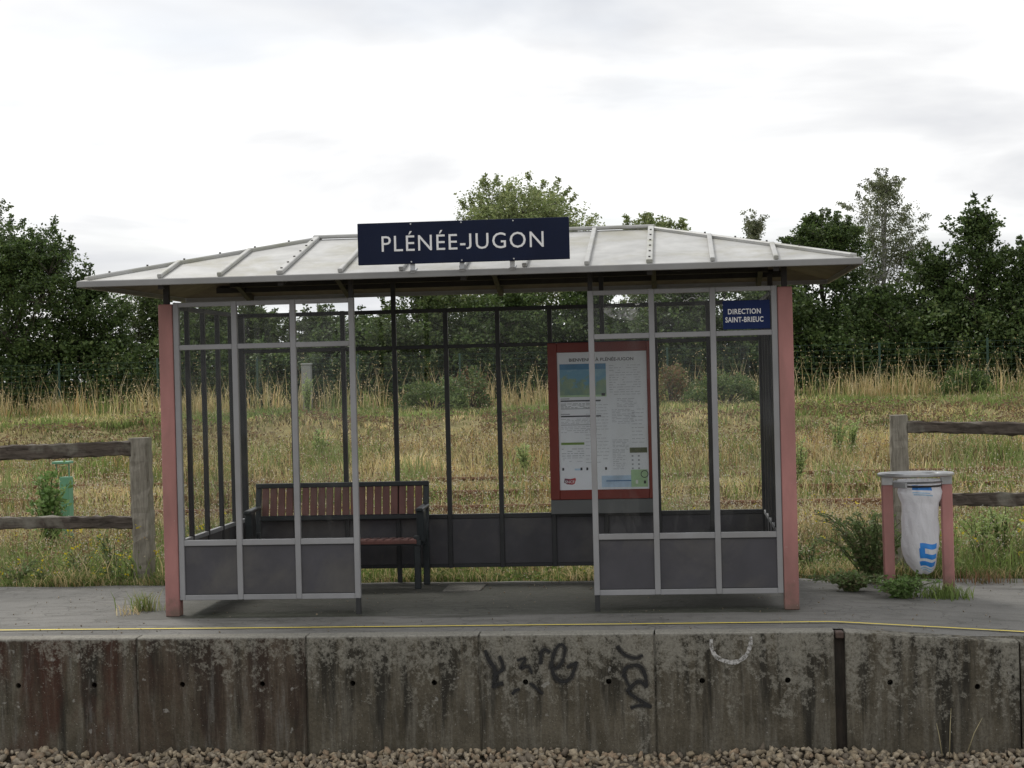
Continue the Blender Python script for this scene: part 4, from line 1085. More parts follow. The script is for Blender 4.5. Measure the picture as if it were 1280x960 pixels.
# ------------------------------------------------------------------ grass
def blades(P, h, w, lean, col, tipcol, name_seed=0, head=None):
    """P (n,3) base points. Returns verts, quads, tris, colours. five vertices for each blade"""
    n = len(P); r = np.random.RandomState(name_seed)
    a = r.uniform(0, 2*np.pi, n); s = np.stack([np.cos(a), np.sin(a), np.zeros(n)], 1)
    la = r.uniform(0, 2*np.pi, n); l = np.stack([np.cos(la), np.sin(la), np.zeros(n)], 1)*(lean*h)[:, None]
    up = np.zeros((n, 3)); up[:, 2] = 1
    mid = P+up*(h*.55)[:, None]+l*.3; tip = P+up*h[:, None]*(1-.25*lean[:, None])+l
    W2 = (w/2)[:, None]
    V = np.stack([P-s*W2, P+s*W2, mid+s*W2*.8, mid-s*W2*.8, tip], 1).reshape(-1, 3)
    k = np.arange(n)*5
    Q = np.stack([k, k+1, k+2, k+3], 1); T = np.stack([k+3, k+2, k+4], 1)
    C = np.stack([col*.9, col*.9, col, col, tipcol], 1).reshape(-1, 3)
    return V, Q, T, C
class Bag:
    def __init__(s): s.V, s.Q, s.T, s.C, s.n = [], [], [], [], 0
    def add(s, V, Q, T, C):
        s.V.append(V); s.C.append(C)
        if Q is not None and len(Q): s.Q.append(Q+s.n)
        if T is not None and len(T): s.T.append(T+s.n)
        s.n += len(V)
    def mesh(s, name): return np_mesh(name, np.concatenate(s.V), np.concatenate(s.Q) if s.Q else None, np.concatenate(s.T) if s.T else None, np.concatenate(s.C))
def leaf_quads(P, D, size, col, r, aspect=.55):
    """one rhombic leaf at each P along direction D"""
    n = len(P); D = D/np.linalg.norm(D, axis=1)[:, None]
    q = r.randn(n, 3); s = np.cross(D, q); s /= np.linalg.norm(s, axis=1)[:, None]+1e-9
    L = size[:, None]
    V = np.stack([P, P+D*L*.5+s*L*aspect*.5, P+D*L, P+D*L*.5-s*L*aspect*.5], 1).reshape(-1, 3)
    k = np.arange(n)*4
    return V, np.stack([k, k+1, k+2, k+3], 1), None, np.repeat(col, 4, axis=0)
def xrange_at(Y, marg=1.5):
    return at_y(0, 480, Y)[0]-marg, at_y(1280, 480, Y)[0]+marg
def scatter(y0, y1, dens, r, marg=1.6):
    xa, xb = xrange_at(y1, marg); n = int((xb-xa)*(y1-y0)*dens)
    x = r.uniform(xa, xb, n); y = r.uniform(y0, y1, n)
    la = np.interp(y, [y0, y1], [xrange_at(y0, marg)[0], xa]); lb = np.interp(y, [y0, y1], [xrange_at(y0, marg)[1], xb])
    k = (x > la) & (x < lb); return x[k], y[k]
STRAW = np.array([(.64, .52, .29), (.71, .60, .37), (.57, .455, .235), (.56, .475, .28), (.60, .45, .225)])
OLIVE = np.array([(.35, .325, .135), (.41, .375, .17), (.30, .295, .12), (.45, .40, .19)])
GREEN = np.array([(.15, .21, .055), (.19, .255, .075), (.24, .30, .10), (.13, .18, .055)])
BROWN = np.array([(.13, .085, .05), (.17, .11, .06), (.10, .07, .045)])
def pick(r, pal, n): return pal[r.randint(len(pal), size=n)]*r.uniform(.78, 1.18, (n, 1))
def grass_zone(name, y0, y1, dens, h, w, seed, straw, green, hv=.45, lean=.45, brown=.08, orange=0.0):
    r = np.random.RandomState(seed); x, y = scatter(y0, y1, dens, r); n = len(x)
    patch_ = vn(x, y, 1.6, seed)*.6+vn(x, y, .5, seed+3)*.4
    u = r.rand(n)*.55+patch_*.45+.0
    col = pick(r, OLIVE, n)
    ks = u < straw; col[ks] = pick(r, STRAW, ks.sum())
    gp = vn(x, y, 2.3, seed+9)*.7+vn(x, y, .6, seed+5)*.3
    kg = (r.rand(n)*.35+gp*.8) > (1-green); col[kg] = pick(r, GREEN, kg.sum())
    kb = r.rand(n) < brown; col[kb] = pick(r, BROWN, kb.sum())
    if orange:
        ko = (vn(x, y, 1.1, seed+21) > .62) & (r.rand(n) < orange); col[ko] = pick(r, np.array([(.45, .30, .13), (.50, .36, .17)]), ko.sum())
    hh = h*(1-hv+2*hv*r.rand(n))*(.45+1.1*vn(x, y, .8, seed+2))
    for yr, st_, wd in ((22.9, .95, 1.6), (26.9, .8, 1.1)):
        hh *= 1-st_*np.exp(-((y-(yr-.8))/wd)**2)*np.where(y < yr+.3, 1, .3)*np.clip(vn(x, x*0, 1.3, int(yr))*2.6-.1, .3, 1)
    col = col*(.72+.56*vn(x, y, .45, seed+40))[:, None]*(.66+.62*vn(x, y*1.6, 1.7, seed+41))[:, None]
    P = np.stack([x, y, terr(x, y)-.02], 1)
    bg = Bag(); bg.add(*blades(P, hh, w*r.uniform(.6, 1.4, n), lean*r.rand(n)+.05, col, np.minimum(col*1.12, .8), seed))
    return bg, (x, y, hh, col)
def add_heads(bg, src, frac, size, cols, seed, up=True, n_each=3):
    r = np.random.RandomState(seed); x, y, hh, col = src; k = r.rand(len(x)) < frac
    x, y, hh = np.repeat(x[k], n_each), np.repeat(y[k], n_each), np.repeat(hh[k], n_each)
    n = len(x); P = np.stack([x+r.normal(0, size*.8, n), y+r.normal(0, size*.8, n), terr(x, y)+hh*r.uniform(.85, 1.2, n)], 1)
    D = r.randn(n, 3); D[:, 2] = abs(D[:, 2])*(1.5 if up else .4)
    bg.add(*leaf_quads(P, D, size*r.uniform(.7, 1.3, n), cols[r.randint(len(cols), size=n)]*r.uniform(.8, 1.15, (n, 1)), r, .6))
HEAD = np.array([(.45, .38, .24), (.36, .27, .15), (.52, .46, .34), (.20, .13, .08), (.28, .20, .11)])
YEL = np.array([(.62, .52, .03), (.70, .56, .05)])
WHT = np.array([(.62, .60, .54), (.55, .52, .46)])

bgA, sA = grass_zone('a', 14.5, 23.0, 680, .28, .0095, 21, .52, .39, .5, .8, .12)
add_heads(bgA, sA, .22, .024, HEAD, 31); add_heads(bgA, sA, .004, .022, YEL, 32, False, 4); add_heads(bgA, sA, .04, .017, WHT, 33, False, 3)
r = np.random.RandomState(44)
def docks(bg, n, y0, y1, hgt, seed, ncl=40):
    r = np.random.RandomState(seed); xa, xb = xrange_at(y1, 1); cx = r.uniform(xa, xb, ncl); cy = r.uniform(y0, y1, ncl); k = r.randint(ncl, size=n)
    x = cx[k]+r.normal(0, .35, n); y = np.clip(cy[k]+r.normal(0, .3, n), y0, y1); hh = hgt*r.uniform(.6, 1.15, n); col = pick(r, BROWN*1.3, n)
    bg.add(*blades(np.stack([x, y, terr(x, y)], 1), hh, np.full(n, .010), r.uniform(0, .2, n), col, col, seed))
    m = 16; X = np.repeat(x, m); Y = np.repeat(y, m); t = r.uniform(.55, 1.0, n*m); s_ = r.normal(0, .02, (n*m, 2))
    P = np.stack([X+s_[:, 0], Y+s_[:, 1], terr(X, Y)+np.repeat(hh, m)*t], 1)
    bg.add(*leaf_quads(P, r.randn(n*m, 3), r.uniform(.015, .035, n*m), pick(r, np.array([(.15, .085, .05), (.20, .12, .07), (.26, .19, .12)]), n*m), r, .7))
def greens(bg, ncl, y0, y1, hgt, seed, pal):
    r = np.random.RandomState(seed); xa, xb = xrange_at(y1, 1); cx = r.uniform(xa, xb, ncl); cy = r.uniform(y0, y1, ncl); n = ncl*60; k = r.randint(ncl, size=n)
    x = cx[k]+r.normal(0, .22, n)*(.5+vn(k, k*0, 1.0, 3)); y = np.clip(cy[k]+r.normal(0, .25, n), y0, y1); hh = hgt*r.uniform(.3, 1.1, n)*(.5+vn(k, k*0, 1.0, 7)); col = pick(r, pal, n)
    bg.add(*blades(np.stack([x, y, terr(x, y)], 1), hh, r.uniform(.010, .018, n), r.uniform(.1, .6, n), col, col*1.1, seed))
PG = np.array([(.24, .29, .11), (.29, .33, .14), (.20, .26, .085)])
docks(bgA, 260, 15.0, 22.0, .50, 45); greens(bgA, 40, 15.0, 22.5, .40, 46, PG)
o = link('meadow_grass', bgA.mesh('meadow_grass'), MT['grass']); tag(o, 'tall dry meadow grass with seed heads just behind the platform', 'grass', kind='stuff')
bgB, sB = grass_zone('b', 23.0, 31.2, 330, .26, .014, 22, .56, .38, .5, .8, .12, .3)
add_heads(bgB, sB, .22, .032, HEAD, 34); add_heads(bgB, sB, .05, .024, WHT, 35, False, 2)
docks(bgB, 300, 23.3, 30.5, .55, 47, 50); greens(bgB, 70, 24, 30.8, .42, 48, PG)
o = link('meadow_grass', bgB.mesh('meadow_grass'), MT['grass']); tag(o, 'straw coloured rough grass over the old siding rails', 'grass', kind='stuff')
bgC, sC = grass_zone('c', 30.8, 34.4, 420, .10, .02, 23, .46, .40, .6, 1.1, .24)
add_heads(bgC, tuple(a_[vn(sC[0], sC[1], .6, 51) > .5] for a_ in sC), .30, .055, BROWN*1.4, 38, False, 2); greens(bgC, 40, 31, 34, .16, 52, PG*.8)
o = link('bank_grass', bgC.mesh('bank_grass'), MT['grass']); tag(o, 'short mown brownish grass on the low bank', 'grass', kind='stuff')
bgD, sD = grass_zone('d', 34.0, 41.6, 190, .13, .02, 24, .40, .56, .5, .6, .04)
add_heads(bgD, sD, .06, .03, HEAD, 36)
greens(bgD, 50, 34, 41, .22, 49, PG)
o = link('bank_grass', bgD.mesh('bank_grass'), MT['grass']); tag(o, 'short greenish grass on the level ground before the wire fence', 'grass', kind='stuff')
bgE, sE = grass_zone('e', 40.4, 43.4, 50, .42, .02, 25, .50, .48, .5, .4, .06, .3)
add_heads(bgE, sE, .25, .045, np.array([(.50, .41, .24), (.43, .33, .18), (.55, .46, .30)]), 37, True, 4)
r = np.random.RandomState(26); n = 420; cxs = r.uniform(-22, 13, 60); k = r.randint(60, size=n*9); x = cxs[k]+r.normal(0, .28, n*9); y = 41.2+(k % 9)*.22+r.normal(0, .15, n*9)
col = pick(r, np.array([(.50, .39, .20), (.54, .44, .24), (.40, .34, .16)]), n*9)
bgE.add(*blades(np.stack([x, y, terr(x, y)-.02], 1), r.uniform(.3, .85, n*9)*(.4+.8*vn(k, k*0, 1.0, 2)), r.uniform(.012, .022, n*9), r.uniform(.1, .4, n*9), col, col*1.1, 27))
n = 900; x = r.uniform(-22, 13, n); y = r.uniform(41, 43.4, n); hh = r.uniform(.8, 1.35, n); col = pick(r, STRAW, n)*.9
bgE.add(*blades(np.stack([x, y, terr(x, y)-.02], 1), hh, r.uniform(.010, .016, n), r.uniform(.1, .35, n), col, col, 28))
add_heads(bgE, (x, y, hh, col), .4, .034, STRAW*.85, 39, True, 4)
o = link('tall_grass', bgE.mesh('tall_grass'), MT['grass']); tag(o, 'tall pale dry grass along the green wire fence', 'grass', kind='stuff')
# greener fringe hanging over the back edge of the platform
r = np.random.RandomState(77); bgF = Bag()
n = 15000; x = r.uniform(-7, 5, n); y = 14.48+abs(r.normal(0, .13, n)); keep = vn(x, x*0, .4, 12) > .22; x, y = x[keep], y[keep]; n = len(x)
col = np.where((r.rand(n) < .55+.5*(vn(x, y, .8, 4)-.5))[:, None], pick(r, GREEN, n), pick(r, STRAW, n))
bgF.add(*blades(np.stack([x, y, np.full(n, -.07)], 1), .16*r.uniform(.4, 1.3, n)*(.4+1.2*vn(x, x*0, .5, 15)), .009*r.uniform(.6, 1.3, n), r.uniform(.2, .9, n), col, col*1.1, 78))
n = 8000; x = r.uniform(-7, 5, n); y = 14.5+abs(r.normal(0, .16, n)); P = np.stack([x, y, -.05+abs(r.normal(0, .07, n))], 1)
bgF.add(*leaf_quads(P, r.randn(n, 3), r.uniform(.02, .05, n), pick(r, GREEN, n), r, .6))
n = 130; x = np.where(r.rand(n) < .45, r.uniform(-5.6, -3.9, n), r.uniform(-4, 3.5, n)); y = r.uniform(14.6, 16.2, n)
P = np.repeat(np.stack([x, y, r.uniform(.05, .55, n)], 1), 5, 0)+r.normal(0, .008, (n*5, 3))
bgF.add(*leaf_quads(P, r.randn(n*5, 3)*[1, 1, .5], np.full(n*5, .024), YEL[r.randint(2, size=n*5)], r, .8))
o = link('verge_weeds', bgF.mesh('verge_weeds'), MT['grass']); tag(o, 'green weeds and grass with yellow flowers fringing the back of the platform', 'weeds', kind='stuff')

# ------------------------------------------------------------------ shrubs, weeds and tufts that stand alone
def tuft(name, loc, label, n, h, seed, pal, w=.009, spread=.07, cat='grass tuft', lean=.7):
    r = np.random.RandomState(seed); bg = Bag()
    P = np.stack([loc[0]+r.normal(0, spread, n), loc[1]+r.normal(0, spread*.6, n), np.full(n, loc[2]-.01)], 1)
    c_ = pick(r, pal, n)
    bg.add(*blades(P, h*r.uniform(.35, 1.1, n), w*r.uniform(.6, 1.3, n), lean*r.uniform(.2, 1.2, n), c_, c_*1.15, seed))
    o = link(name, bg.mesh(name), MT['grass']); tag(o, label, cat)
def leafy(name, loc, label, cat, h, rad, nst, seed, pal, leaf=.04, per=26, flowers=None, spreadstem=.5, woody=None):
    """upright or sprawling weed: each stem a thin tube, leaves along it"""
    r = np.random.RandomState(seed); root = empty(name, loc, label, cat); bm = bmesh.new(); bg = Bag(); fl = []
    for s in range(nst):
        a = r.uniform(0, 2*np.pi); ln = r.uniform(.55, 1.05)*h; d = np.array([math.cos(a), math.sin(a)*.7])*rad*r.uniform(.2, 1)
        pts = [np.array([loc[0]+d[0]*.12, loc[1]+d[1]*.12, loc[2]-.03])]
        for k in range(1, 6):
            t = k/5; pts.append(np.array([loc[0]+d[0]*(.12+.88*t**(1+spreadstem)), loc[1]+d[1]*(.12+.88*t**(1+spreadstem)), loc[2]+ln*math.sin(t*math.pi*.5*(1.0))*(1-.25*spreadstem*t)])+r.normal(0, .008, 3))
        bm_tube(bm, pts, [.006*(1-.8*k/5)+.0015 for k in range(6)], 4, False)
        t = r.uniform(.12, 1, per); P = np.stack([np.interp(t*5, range(6), [p[i] for p in pts]) for i in range(3)], 1)
        D = r.randn(per, 3)*[1, 1, .6]+[0, 0, .35]; sz = leaf*r.uniform(.5, 1.25, per)*(1.15-.5*t)
        bg.add(*leaf_quads(P+r.normal(0, leaf*.25, (per, 3)), D, sz, pick(r, pal, per), r, .5)); fl.append(pts[-1])
    from_bm('stems', bm, woody or MT['stem'], root)
    o = link('leaves', bg.mesh('leaves'), MT['leaf'], root)
    if flowers is not None:
        fl = fl[::3]; fb = Bag(); n = len(fl)*6; P = np.repeat(np.array(fl), 6, 0)+r.normal(0, .011, (len(fl)*6, 3))
        fb.add(*leaf_quads(P, r.randn(n, 3), np.full(n, .022), flowers[r.randint(len(flowers), size=n)], r, .8))
        tag(link('flowers', fb.mesh('flowers'), MT['grass'], root), kind='stuff')
    return root
WEED = np.array([(.14, .235, .065), (.18, .28, .09), (.115, .19, .055), (.22, .31, .115)])
DKWEED = np.array([(.135, .20, .07), (.17, .24, .09), (.19, .25, .105), (.22, .20, .11)])
def gp(px, py, Y=None):
    if Y is None: return at_z(px, py, 0.0)
    p = at_y(px, py, Y); return np.array([p[0], Y, float(terr(p[0], Y))])
p = gp(180, 764); tuft('grass_tuft', p, 'pale green grass tuft sprouting from the asphalt beside the left column', 130, .20, 51, np.array([(.20, .27, .08), (.26, .31, .11), (.34, .33, .15)]), .008, .06)
p = gp(160, 769); tuft('grass_tuft', (p[0], p[1], p[2]), 'thin straw coloured tuft flat on the asphalt left of the green tuft', 30, .14, 52, STRAW, .007, .06, lean=1.3)
p = at_y(1178, 735, 13.35); tuft('grass_tuft', (p[0], 13.35, float(plat_z(p[0], 13.35))), 'bright green grass tuft at the foot of the right bin post', 260, .15, 53, GREEN*1.2, .009, .10)
p = at_y(1235, 735, 14.2); tuft('grass_tuft', (p[0], 14.25, float(plat_z(p[0], 14.25))), 'reddish dry grass tuft on the platform right of the bin', 140, .15, 54, np.array([(.25, .14, .08), (.30, .22, .12), (.16, .17, .07)]), .008, .12)
leafy('creeping_weed', (at_y(1128, 735, 13.2)[0], 13.25, float(plat_z(2, 13.2))), 'low green weed spreading over the asphalt in front of the bin bag', 'weed', .20, .30, 44, 55, WEED, .05, 30, None, .9)
leafy('creeping_weed', (at_y(1065, 735, 13.5)[0], 13.55, 0.0), 'low dark weed trailing over the asphalt left of the bin', 'weed', .15, .40, 44, 56, DKWEED, .05, 30, None, .9)
leafy('bramble_bush', (at_y(1090, 725, 14.15)[0], 14.12, -.02), 'twiggy dark green bush growing behind the left bin post', 'bush', .60, .50, 60, 57, DKWEED, .05, 46, None, .25)
leafy('leafy_weed', gp(62, 640, 17.2), 'tall leafy green weed behind the left timber fence rails', 'weed', 1.02, .24, 30, 58, WEED*1.2, .085, 44, None, .2)
for k, (px, Y, h, lab) in enumerate(((60, 14.7, .26, 'low bushy weed under the left fence between the edge weed and the middle weed'), (150, 14.68, .3, 'low green weed on the asphalt edge just left of the left fence post'), (20, 14.75, .34, 'dark leafy weed under the left fence at the left photo edge'), (140, 15.3, .5, 'yellow flowered weed between the left fence post and the weed patch'), (1010, 14.9, .45, 'yellow flowered weed just right of the right column foot'), (172, 14.75, .42, 'dark weed with small leaves at the foot of the left fence post'), (100, 14.9, .40, 'dark green weed below the middle of the left fence rails'))):
    leafy('verge_weed', gp(px, 700, Y), lab, 'weed', h, .25, 16, 60+k, DKWEED*1.2, .04, 24, YEL, .4)
for k, (px, Y, h, lab) in enumerate(((1046, 28.5, .75, 'tall pale green weed in the meadow right of the right column'), (1064, 28.9, .62, 'pale green weed behind and right of the tall meadow weed'),
        (996, 24.5, .8, 'pale green weed just right of the right pink column'), (1250, 15.6, .62, 'upright green weed under the right fence rails near the photo edge'), (1222, 15.4, .5, 'upright green weed below the right fence, just right of the bin'),
        (402, 30.0, .55, 'pale green weed seen through the left front pane above the bench'), (655, 27.5, .5, 'single green weed seen left of the poster case'), (386, 38.5, 1.0, 'tall yellowing weed on the bank seen through the left bay'))):
    leafy('meadow_weed', gp(px, 560, Y), lab, 'weed', h, .2, 18, 70+k, np.array([(.36, .45, .17), (.41, .49, .21), (.30, .39, .14)]), .06, 30, None, .15)

# ------------------------------------------------------------------ trees and hedge
def foliage(centers, radii, nleaf, leaf, pal, r, droop=0.0, dens_out=.5):
    """leaf clumps round each centre"""
    n = len(centers)*nleaf
    C = np.repeat(centers, nleaf, 0); R = np.repeat(radii, nleaf)
    d = r.randn(n, 3); d /= np.linalg.norm(d, axis=1)[:, None]
    P = C+d*(R*r.rand(n)**dens_out)[:, None]*np.array([1, 1, .75])
    D = r.randn(n, 3)*[1, 1, .7]; D[:, 2] -= droop
    tone = np.repeat(r.uniform(.72, 1.25, len(centers)), nleaf)[:, None]
    col = pal[r.randint(len(pal), size=n)]*tone*r.uniform(.8, 1.2, (n, 1))
    return leaf_quads(P, D, leaf*r.uniform(.6, 1.3, n), col, r, .62)
def tree(label, px, py, Y, R, seed, pal, style='dense', name='hedgerow_tree', nl=20, lobes=14, leaf=.10, bark='bark'):
    r = np.random.RandomState(seed); top = at_y(px, py, Y); X = top[0]; zb = float(terr(X, Y))-.05; H = top[2]-zb
    root = empty(name, (X, Y, zb), label, 'tree', 'trees along the far hedge line')
    bm = bmesh.new(); bg = Bag(); lob = []
    tp = [np.array([X, Y, zb])]
    for k in range(1, 7): tp.append(np.array([X+r.normal(0, .05)*k**.5, Y+r.normal(0, .05)*k**.5, zb+H*.9*k/6]))
    bm_tube(bm, tp, [.03*H*(1-.85*k/6)*.5+.01 for k in range(7)], 7, False)
    lo = .05 if style in ('dense', 'round') else .22
    for k in range(lobes):
        t = lo+(1-lo)*(k+.5)/lobes
        prof = (math.sin(math.pi*min(1, (t*.86+.14))**.8)**.6) if style == 'dense' else math.sin(math.pi*(t*.86+.08))**.75
        if style == 'round': prof = 1.0 if t < .72 else math.sqrt(max(.05, 1-((t-.72)/.30)**2))
        prof = max(prof, .22)
        a = k*2.4+r.uniform(-.4, .4); off = R*prof*r.uniform(.25, .7)*(1 if t < .9 or style == 'round' else .25)
        rad = R*prof*r.uniform(.42, .62)
        zc_ = min(zb+H*t, zb+H-rad*.72)
        c_ = np.array([X+math.cos(a)*off, Y+math.sin(a)*off*.8, zc_]); lob.append((c_, rad))
        j = int(np.clip(t*5, 0, 5)); base = tp[j]*.5+tp[max(0, j-1)]*.5
        bm_tube(bm, [base, (base+c_)/2+np.array([0, 0, -.05]), c_], [.035*R*.6, .022*R*.6, .01], 5, False)
    if style == 'round':
        for a in np.arange(7)*.9: lob.append((np.array([X+math.cos(a)*R*.42, Y+math.sin(a)*R*.4, zb+H-R*.42-.1*(a % 2)]), R*.36))
    else: lob.append((np.array([X, Y, zb+H-.30*R*.6]), R*.26))
    cs, rr = [], []
    for c_, rad in lob:
        m = max(14, int(75*rad*rad+18)) if style == 'dense' else max(12, int(62*rad*rad+16))
        d = r.randn(m, 3); d /= np.linalg.norm(d, axis=1)[:, None]
        q = c_+d*(rad*r.uniform(.35, 1.08, m))[:, None]; q[:, 2] = np.maximum(q[:, 2], zb+.1)
        cs.append(q); rr.append(r.uniform(.13, .30, m)*(.75+.35*R/2))
        for e_ in q[::6]: bm_tube(bm, [c_, e_], [.012, .004], 3, False)
    # sprigs that break the outline
    for c_, rad in lob[len(lob)//3:]:
        for _ in range(5 if style == 'dense' else 4):
            d = r.randn(3); d[2] = abs(d[2])*.9; d /= np.linalg.norm(d); ln = r.uniform(.15, .45)*(.5 if style == 'round' else 1)
            s0 = c_+d*rad; s1 = s0+d*ln+np.array([0, 0, .05]); bm_tube(bm, [c_, s0, s1], [.01, .006, .003], 3, False)
            k_ = 3; q = s0+(s1-s0)*np.linspace(.1, 1, k_)[:, None]; cs.append(q); rr.append(np.full(k_, .09))
    cs = np.concatenate(cs); rr = np.concatenate(rr)
    V, Q, T, C = foliage(cs, rr, nl, leaf, pal, r, .9 if style == 'birch' else .1)
    bg.add(V, Q, T, C)
    from_bm('trunk', bm, MT[bark], root, True); link('crown', bg.mesh('crown'), MT['leaf'], root)
DARK = np.array([(.062, .100, .030), (.082, .128, .038), (.050, .080, .028), (.11, .155, .048)])
MID = np.array([(.080, .118, .038), (.105, .145, .050), (.064, .096, .032), (.13, .165, .06)])
PALE = np.array([(.23, .285, .115), (.27, .32, .135), (.19, .24, .095), (.31, .34, .155)])
BIRCH = np.array([(.15, .175, .09), (.18, .205, .11), (.12, .145, .075), (.22, .23, .14)])
T_ = [
 ('dark tree cut by the left photo edge, tallest of the left group', -16, 250, 47.5, 1.1, MID, 'open'),
 ('large dark rounded tree left of the shelter roof', 24, 288, 45.6, 1.75, DARK, 'round'),
 ('dark tree under the left tip of the roof', 112, 350, 46.0, 1.2, DARK, 'dense'),
 ('smaller lighter tree just left of the left pink column', 190, 371, 48.0, 1.5, MID, 'open'),
 ('tree seen through the left end wall glazing', 262, 384, 47.0, 1.4, MID, 'dense'),
 ('low tree seen through the second pane of the left bay', 322, 388, 46.2, 1.2, MID, 'dense'),
 ('low tree seen through the third pane of the left bay', 400, 396, 46.8, 1.2, MID, 'dense'),
 ('lowest tree top in the sky gap left of the shelter opening', 462, 408, 46.4, 1.0, DARK, 'dense'),
 ('tree filling the back glazing below the left half of the name sign', 545, 345, 46.0, 1.7, MID, 'dense'),
 ('tall pale green tree rising above the station name sign', 645, 236, 49.0, 2.05, PALE, 'round'),
 ('dark tree behind the glazing left of the poster case', 640, 362, 45.4, 1.4, DARK, 'dense'),
 ('dark tree behind the poster case', 735, 348, 45.8, 1.6, DARK, 'dense'),
 ('slender tree top poking above the right part of the roof ridge', 815, 276, 48.5, 1.15, PALE, 'round'),
 ('dark tree seen through the right bay top panes', 862, 345, 46.0, 1.6, DARK, 'dense'),
 ('wispy thin tree top above the right roof slope', 943, 279, 51.0, .55, BIRCH, 'birch'),
 ('dark tree behind the right pink column', 968, 350, 45.8, 1.5, DARK, 'dense'),
 ('dark bushy tree top left of the pale birch', 1030, 275, 47.0, 1.15, DARK, 'round'),
 ('tall pale birch with drooping twigs, tallest tree on the right', 1106, 226, 48.6, 1.25, BIRCH, 'birch'),
 ('dark tree in front of the birch foot', 1092, 372, 45.6, 1.5, DARK, 'dense'),
 ('dark tree between the birch and the pointed tree', 1168, 326, 46.6, 1.3, DARK, 'dense'),
 ('pointed dark tree near the right photo edge', 1224, 270, 46.0, 1.35, DARK, 'dense'),
 ('dark tree cut by the right photo edge', 1296, 306, 46.4, 1.5, DARK, 'dense'),
]
for k, (lab, px, py, Y, R, pal, st) in enumerate(T_):
    sty = {'dense': ('dense', 28, 15, .09), 'open': ('open', 32, 13, .08), 'birch': ('birch', 30, 18, .062), 'round': ('round', 30, 18, .084)}[st]
    tree(lab, px, py, Y, R*(1.28 if st == 'dense' else 1.15), 500+k, pal, sty[0], 'birch_tree' if st == 'birch' else 'hedgerow_tree', sty[1], sty[2], sty[3], 'bark_pale' if st == 'birch' else 'bark')
# dense undergrowth at their feet
r = np.random.RandomState(91); bgH = Bag(); hc = []; hr = []
for x in np.arange(-25, 17, .13):
    hmax = 1.5+1.1*vn(x, 0, 1.4, 30)
    for _ in range(9):
        hc.append((x+r.normal(0, .15), r.uniform(43.9, 48.0), .95+hmax*r.rand()**.8)); hr.append(r.uniform(.2, .42))
bgH.add(*foliage(np.array(hc), np.array(hr), 32, .11, np.concatenate([DARK, DARK, MID]), r, .1))
o = link('hedge_undergrowth', bgH.mesh('hedge_undergrowth'), MT['leaf']); tag(o, 'dense dark undergrowth along the foot of the far trees', 'hedge', kind='stuff')
# low shrubs standing in the grass before the wire fence
def shrub(label, px, py, Y, w, h, seed, pal):
    r = np.random.RandomState(seed); p = at_y(px, py, Y); zb = float(terr(p[0], Y)); root = empty('low_shrub', (p[0], Y, zb), label, 'shrub')
    m = int(60*w*h)+20; a = r.uniform(0, np.pi, m); rad = r.uniform(.25, 1, m)**.5
    q = np.stack([p[0]+np.cos(a)*rad*w/2, Y+r.normal(0, .3, m), zb+np.sin(a)*rad*h*r.uniform(.7, 1.1, m)], 1)
    bm = bmesh.new()
    for e_ in q[::3]: bm_tube(bm, [(p[0], Y, zb-.05), (np.array([p[0], Y, zb])+e_)/2, e_], [.02, .012, .004], 4, False)
    bg = Bag(); bg.add(*foliage(q, r.uniform(.12, .22, m), 42, .065, pal, r)); from_bm('stems', bm, MT['bark'], root); link('foliage', bg.mesh('foliage'), MT['leaf'], root)
shrub('low rounded green shrub seen through the back glazing right of the bench', 540, 500, 38.5, 1.7, .85, 81, MID*1.25)
shrub('taller green shrub with reddish tips beside the low rounded shrub', 588, 495, 39.6, .9, 1.0, 82, np.concatenate([MID*1.2, [(.17, .09, .05)]]))
shrub('spreading green shrub seen through the right bay panes', 905, 492, 39.0, 1.9, .85, 83, MID*1.25)
shrub('brownish shrub beside the right edge of the poster case', 838, 480, 40.0, .7, 1.0, 84, np.array([(.15, .085, .045), (.19, .12, .06), (.12, .12, .05), (.14, .16, .06)]))
shrub('low bramble mound in the tall grass right of the right column', 1205, 478, 41.6, 1.4, .7, 85, DARK*1.2)

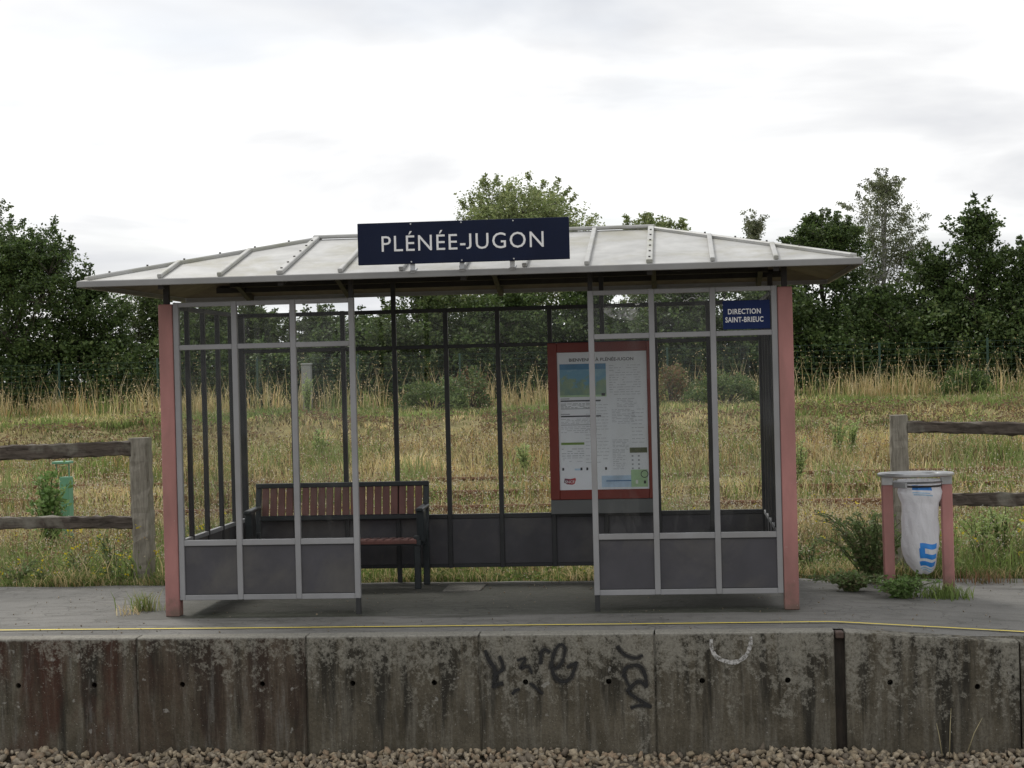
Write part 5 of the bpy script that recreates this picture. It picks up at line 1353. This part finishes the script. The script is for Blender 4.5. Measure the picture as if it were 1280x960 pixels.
# ------------------------------------------------------------------ wire fence, cabinets
YWf = 43.2
wf = empty('wire_fence', (-4, YWf, .9), 'green wire mesh fence on thin posts before the trees', 'fence')
xa, xb = -24.0, 16.0
for k in range(16):
    x = at_y(74, 490, YWf)[0]+(k-4)*2.62
    z = float(terr(x, YWf)); bar('post', (x, YWf, z-.1), (x, YWf, z+1.42), .05, .05, MT['wire'], wf, (0, 1, 0), .006)
bm = bmesh.new()
for k in range(10):
    z = .95+.03+k*.145; bm_bar(bm, (xa, YWf-.03, z), (xb, YWf-.03, z), .006, .006)
for x in np.arange(xa, xb, .2): bm_bar(bm, (x, YWf-.022, .95), (x, YWf-.022, 2.29), .004, .004, (0, 1, 0))
from_bm('wire_mesh', bm, MT['wire'], wf)
p0, p1 = at_y(378, 486, 42.6), at_y(389, 454, 42.6)
cb = empty('grey_marker', ((p0[0]+p1[0])/2, 42.6, .92), 'pale grey concrete marker by the wire fence, seen through the left bay', 'marker')
box('body', p0[0], p1[0], 42.5, 42.68, .85, p1[2]-.05, MT['box_grey'], cb, .01); box('cap', p0[0]-.012, p1[0]+.012, 42.485, 42.695, p1[2]-.05, p1[2], MT['box_grey'], cb, .012)
Yg = 17.9
p0, p1 = at_y(74, 604, Yg), at_y(88, 577, Yg)
gb = empty('green_box', ((p0[0]+p1[0])/2, Yg, -.05), 'small turquoise green box half hidden behind the tall weed at left', 'cabinet')
zt_ = at_y(80, 590, Yg)[2]
box('body', at_y(77, 600, Yg)[0], p1[0], Yg-.07, Yg+.07, -.1, at_y(80, 596, Yg)[2], MT['box_green'], gb, .006)
box('lid', at_y(68, 580, Yg)[0], p1[0]+.002, Yg-.09, Yg+.09, at_y(80, 579.5, Yg)[2], at_y(80, 576.5, Yg)[2], MT['box_green'], gb, .004)
for px in (70, 86): 
    x = at_y(px, 585, Yg)[0]; bar('stay', (x, Yg, at_y(80, 597, Yg)[2]), (x, Yg, at_y(80, 578.5, Yg)[2]), .012, .012, MT['box_green'], gb, (0, 1, 0))
# dry stalks growing from the ballast at the wall foot
r = np.random.RandomState(5)
for k, (px, hpx, lx_, lab) in enumerate(((1178, 34, -.03, 'thin dry stalk at the wall foot, left of three at right'), (1187, 52, .02, 'tallest thin dry stalk at the wall foot below the right panel'), (1208, 40, .11, 'leaning dry stalk at the wall foot, right of three'))):
    p = at_y(px, 950, 11.36); h = hpx/F_PX*11.4
    o = tube('dry_stalk', [(p[0], 11.36, -.80), (p[0]+lx_*.5, 11.37, -.78+h*.6), (p[0]+lx_, 11.38, -.77+h)], [.004, .003, .0012], simple('dry_stalk', (.36, .31, .18), .8) if k == 0 else bpy.data.materials['dry_stalk'], None, 5)
    tag(o, lab, 'stalk')
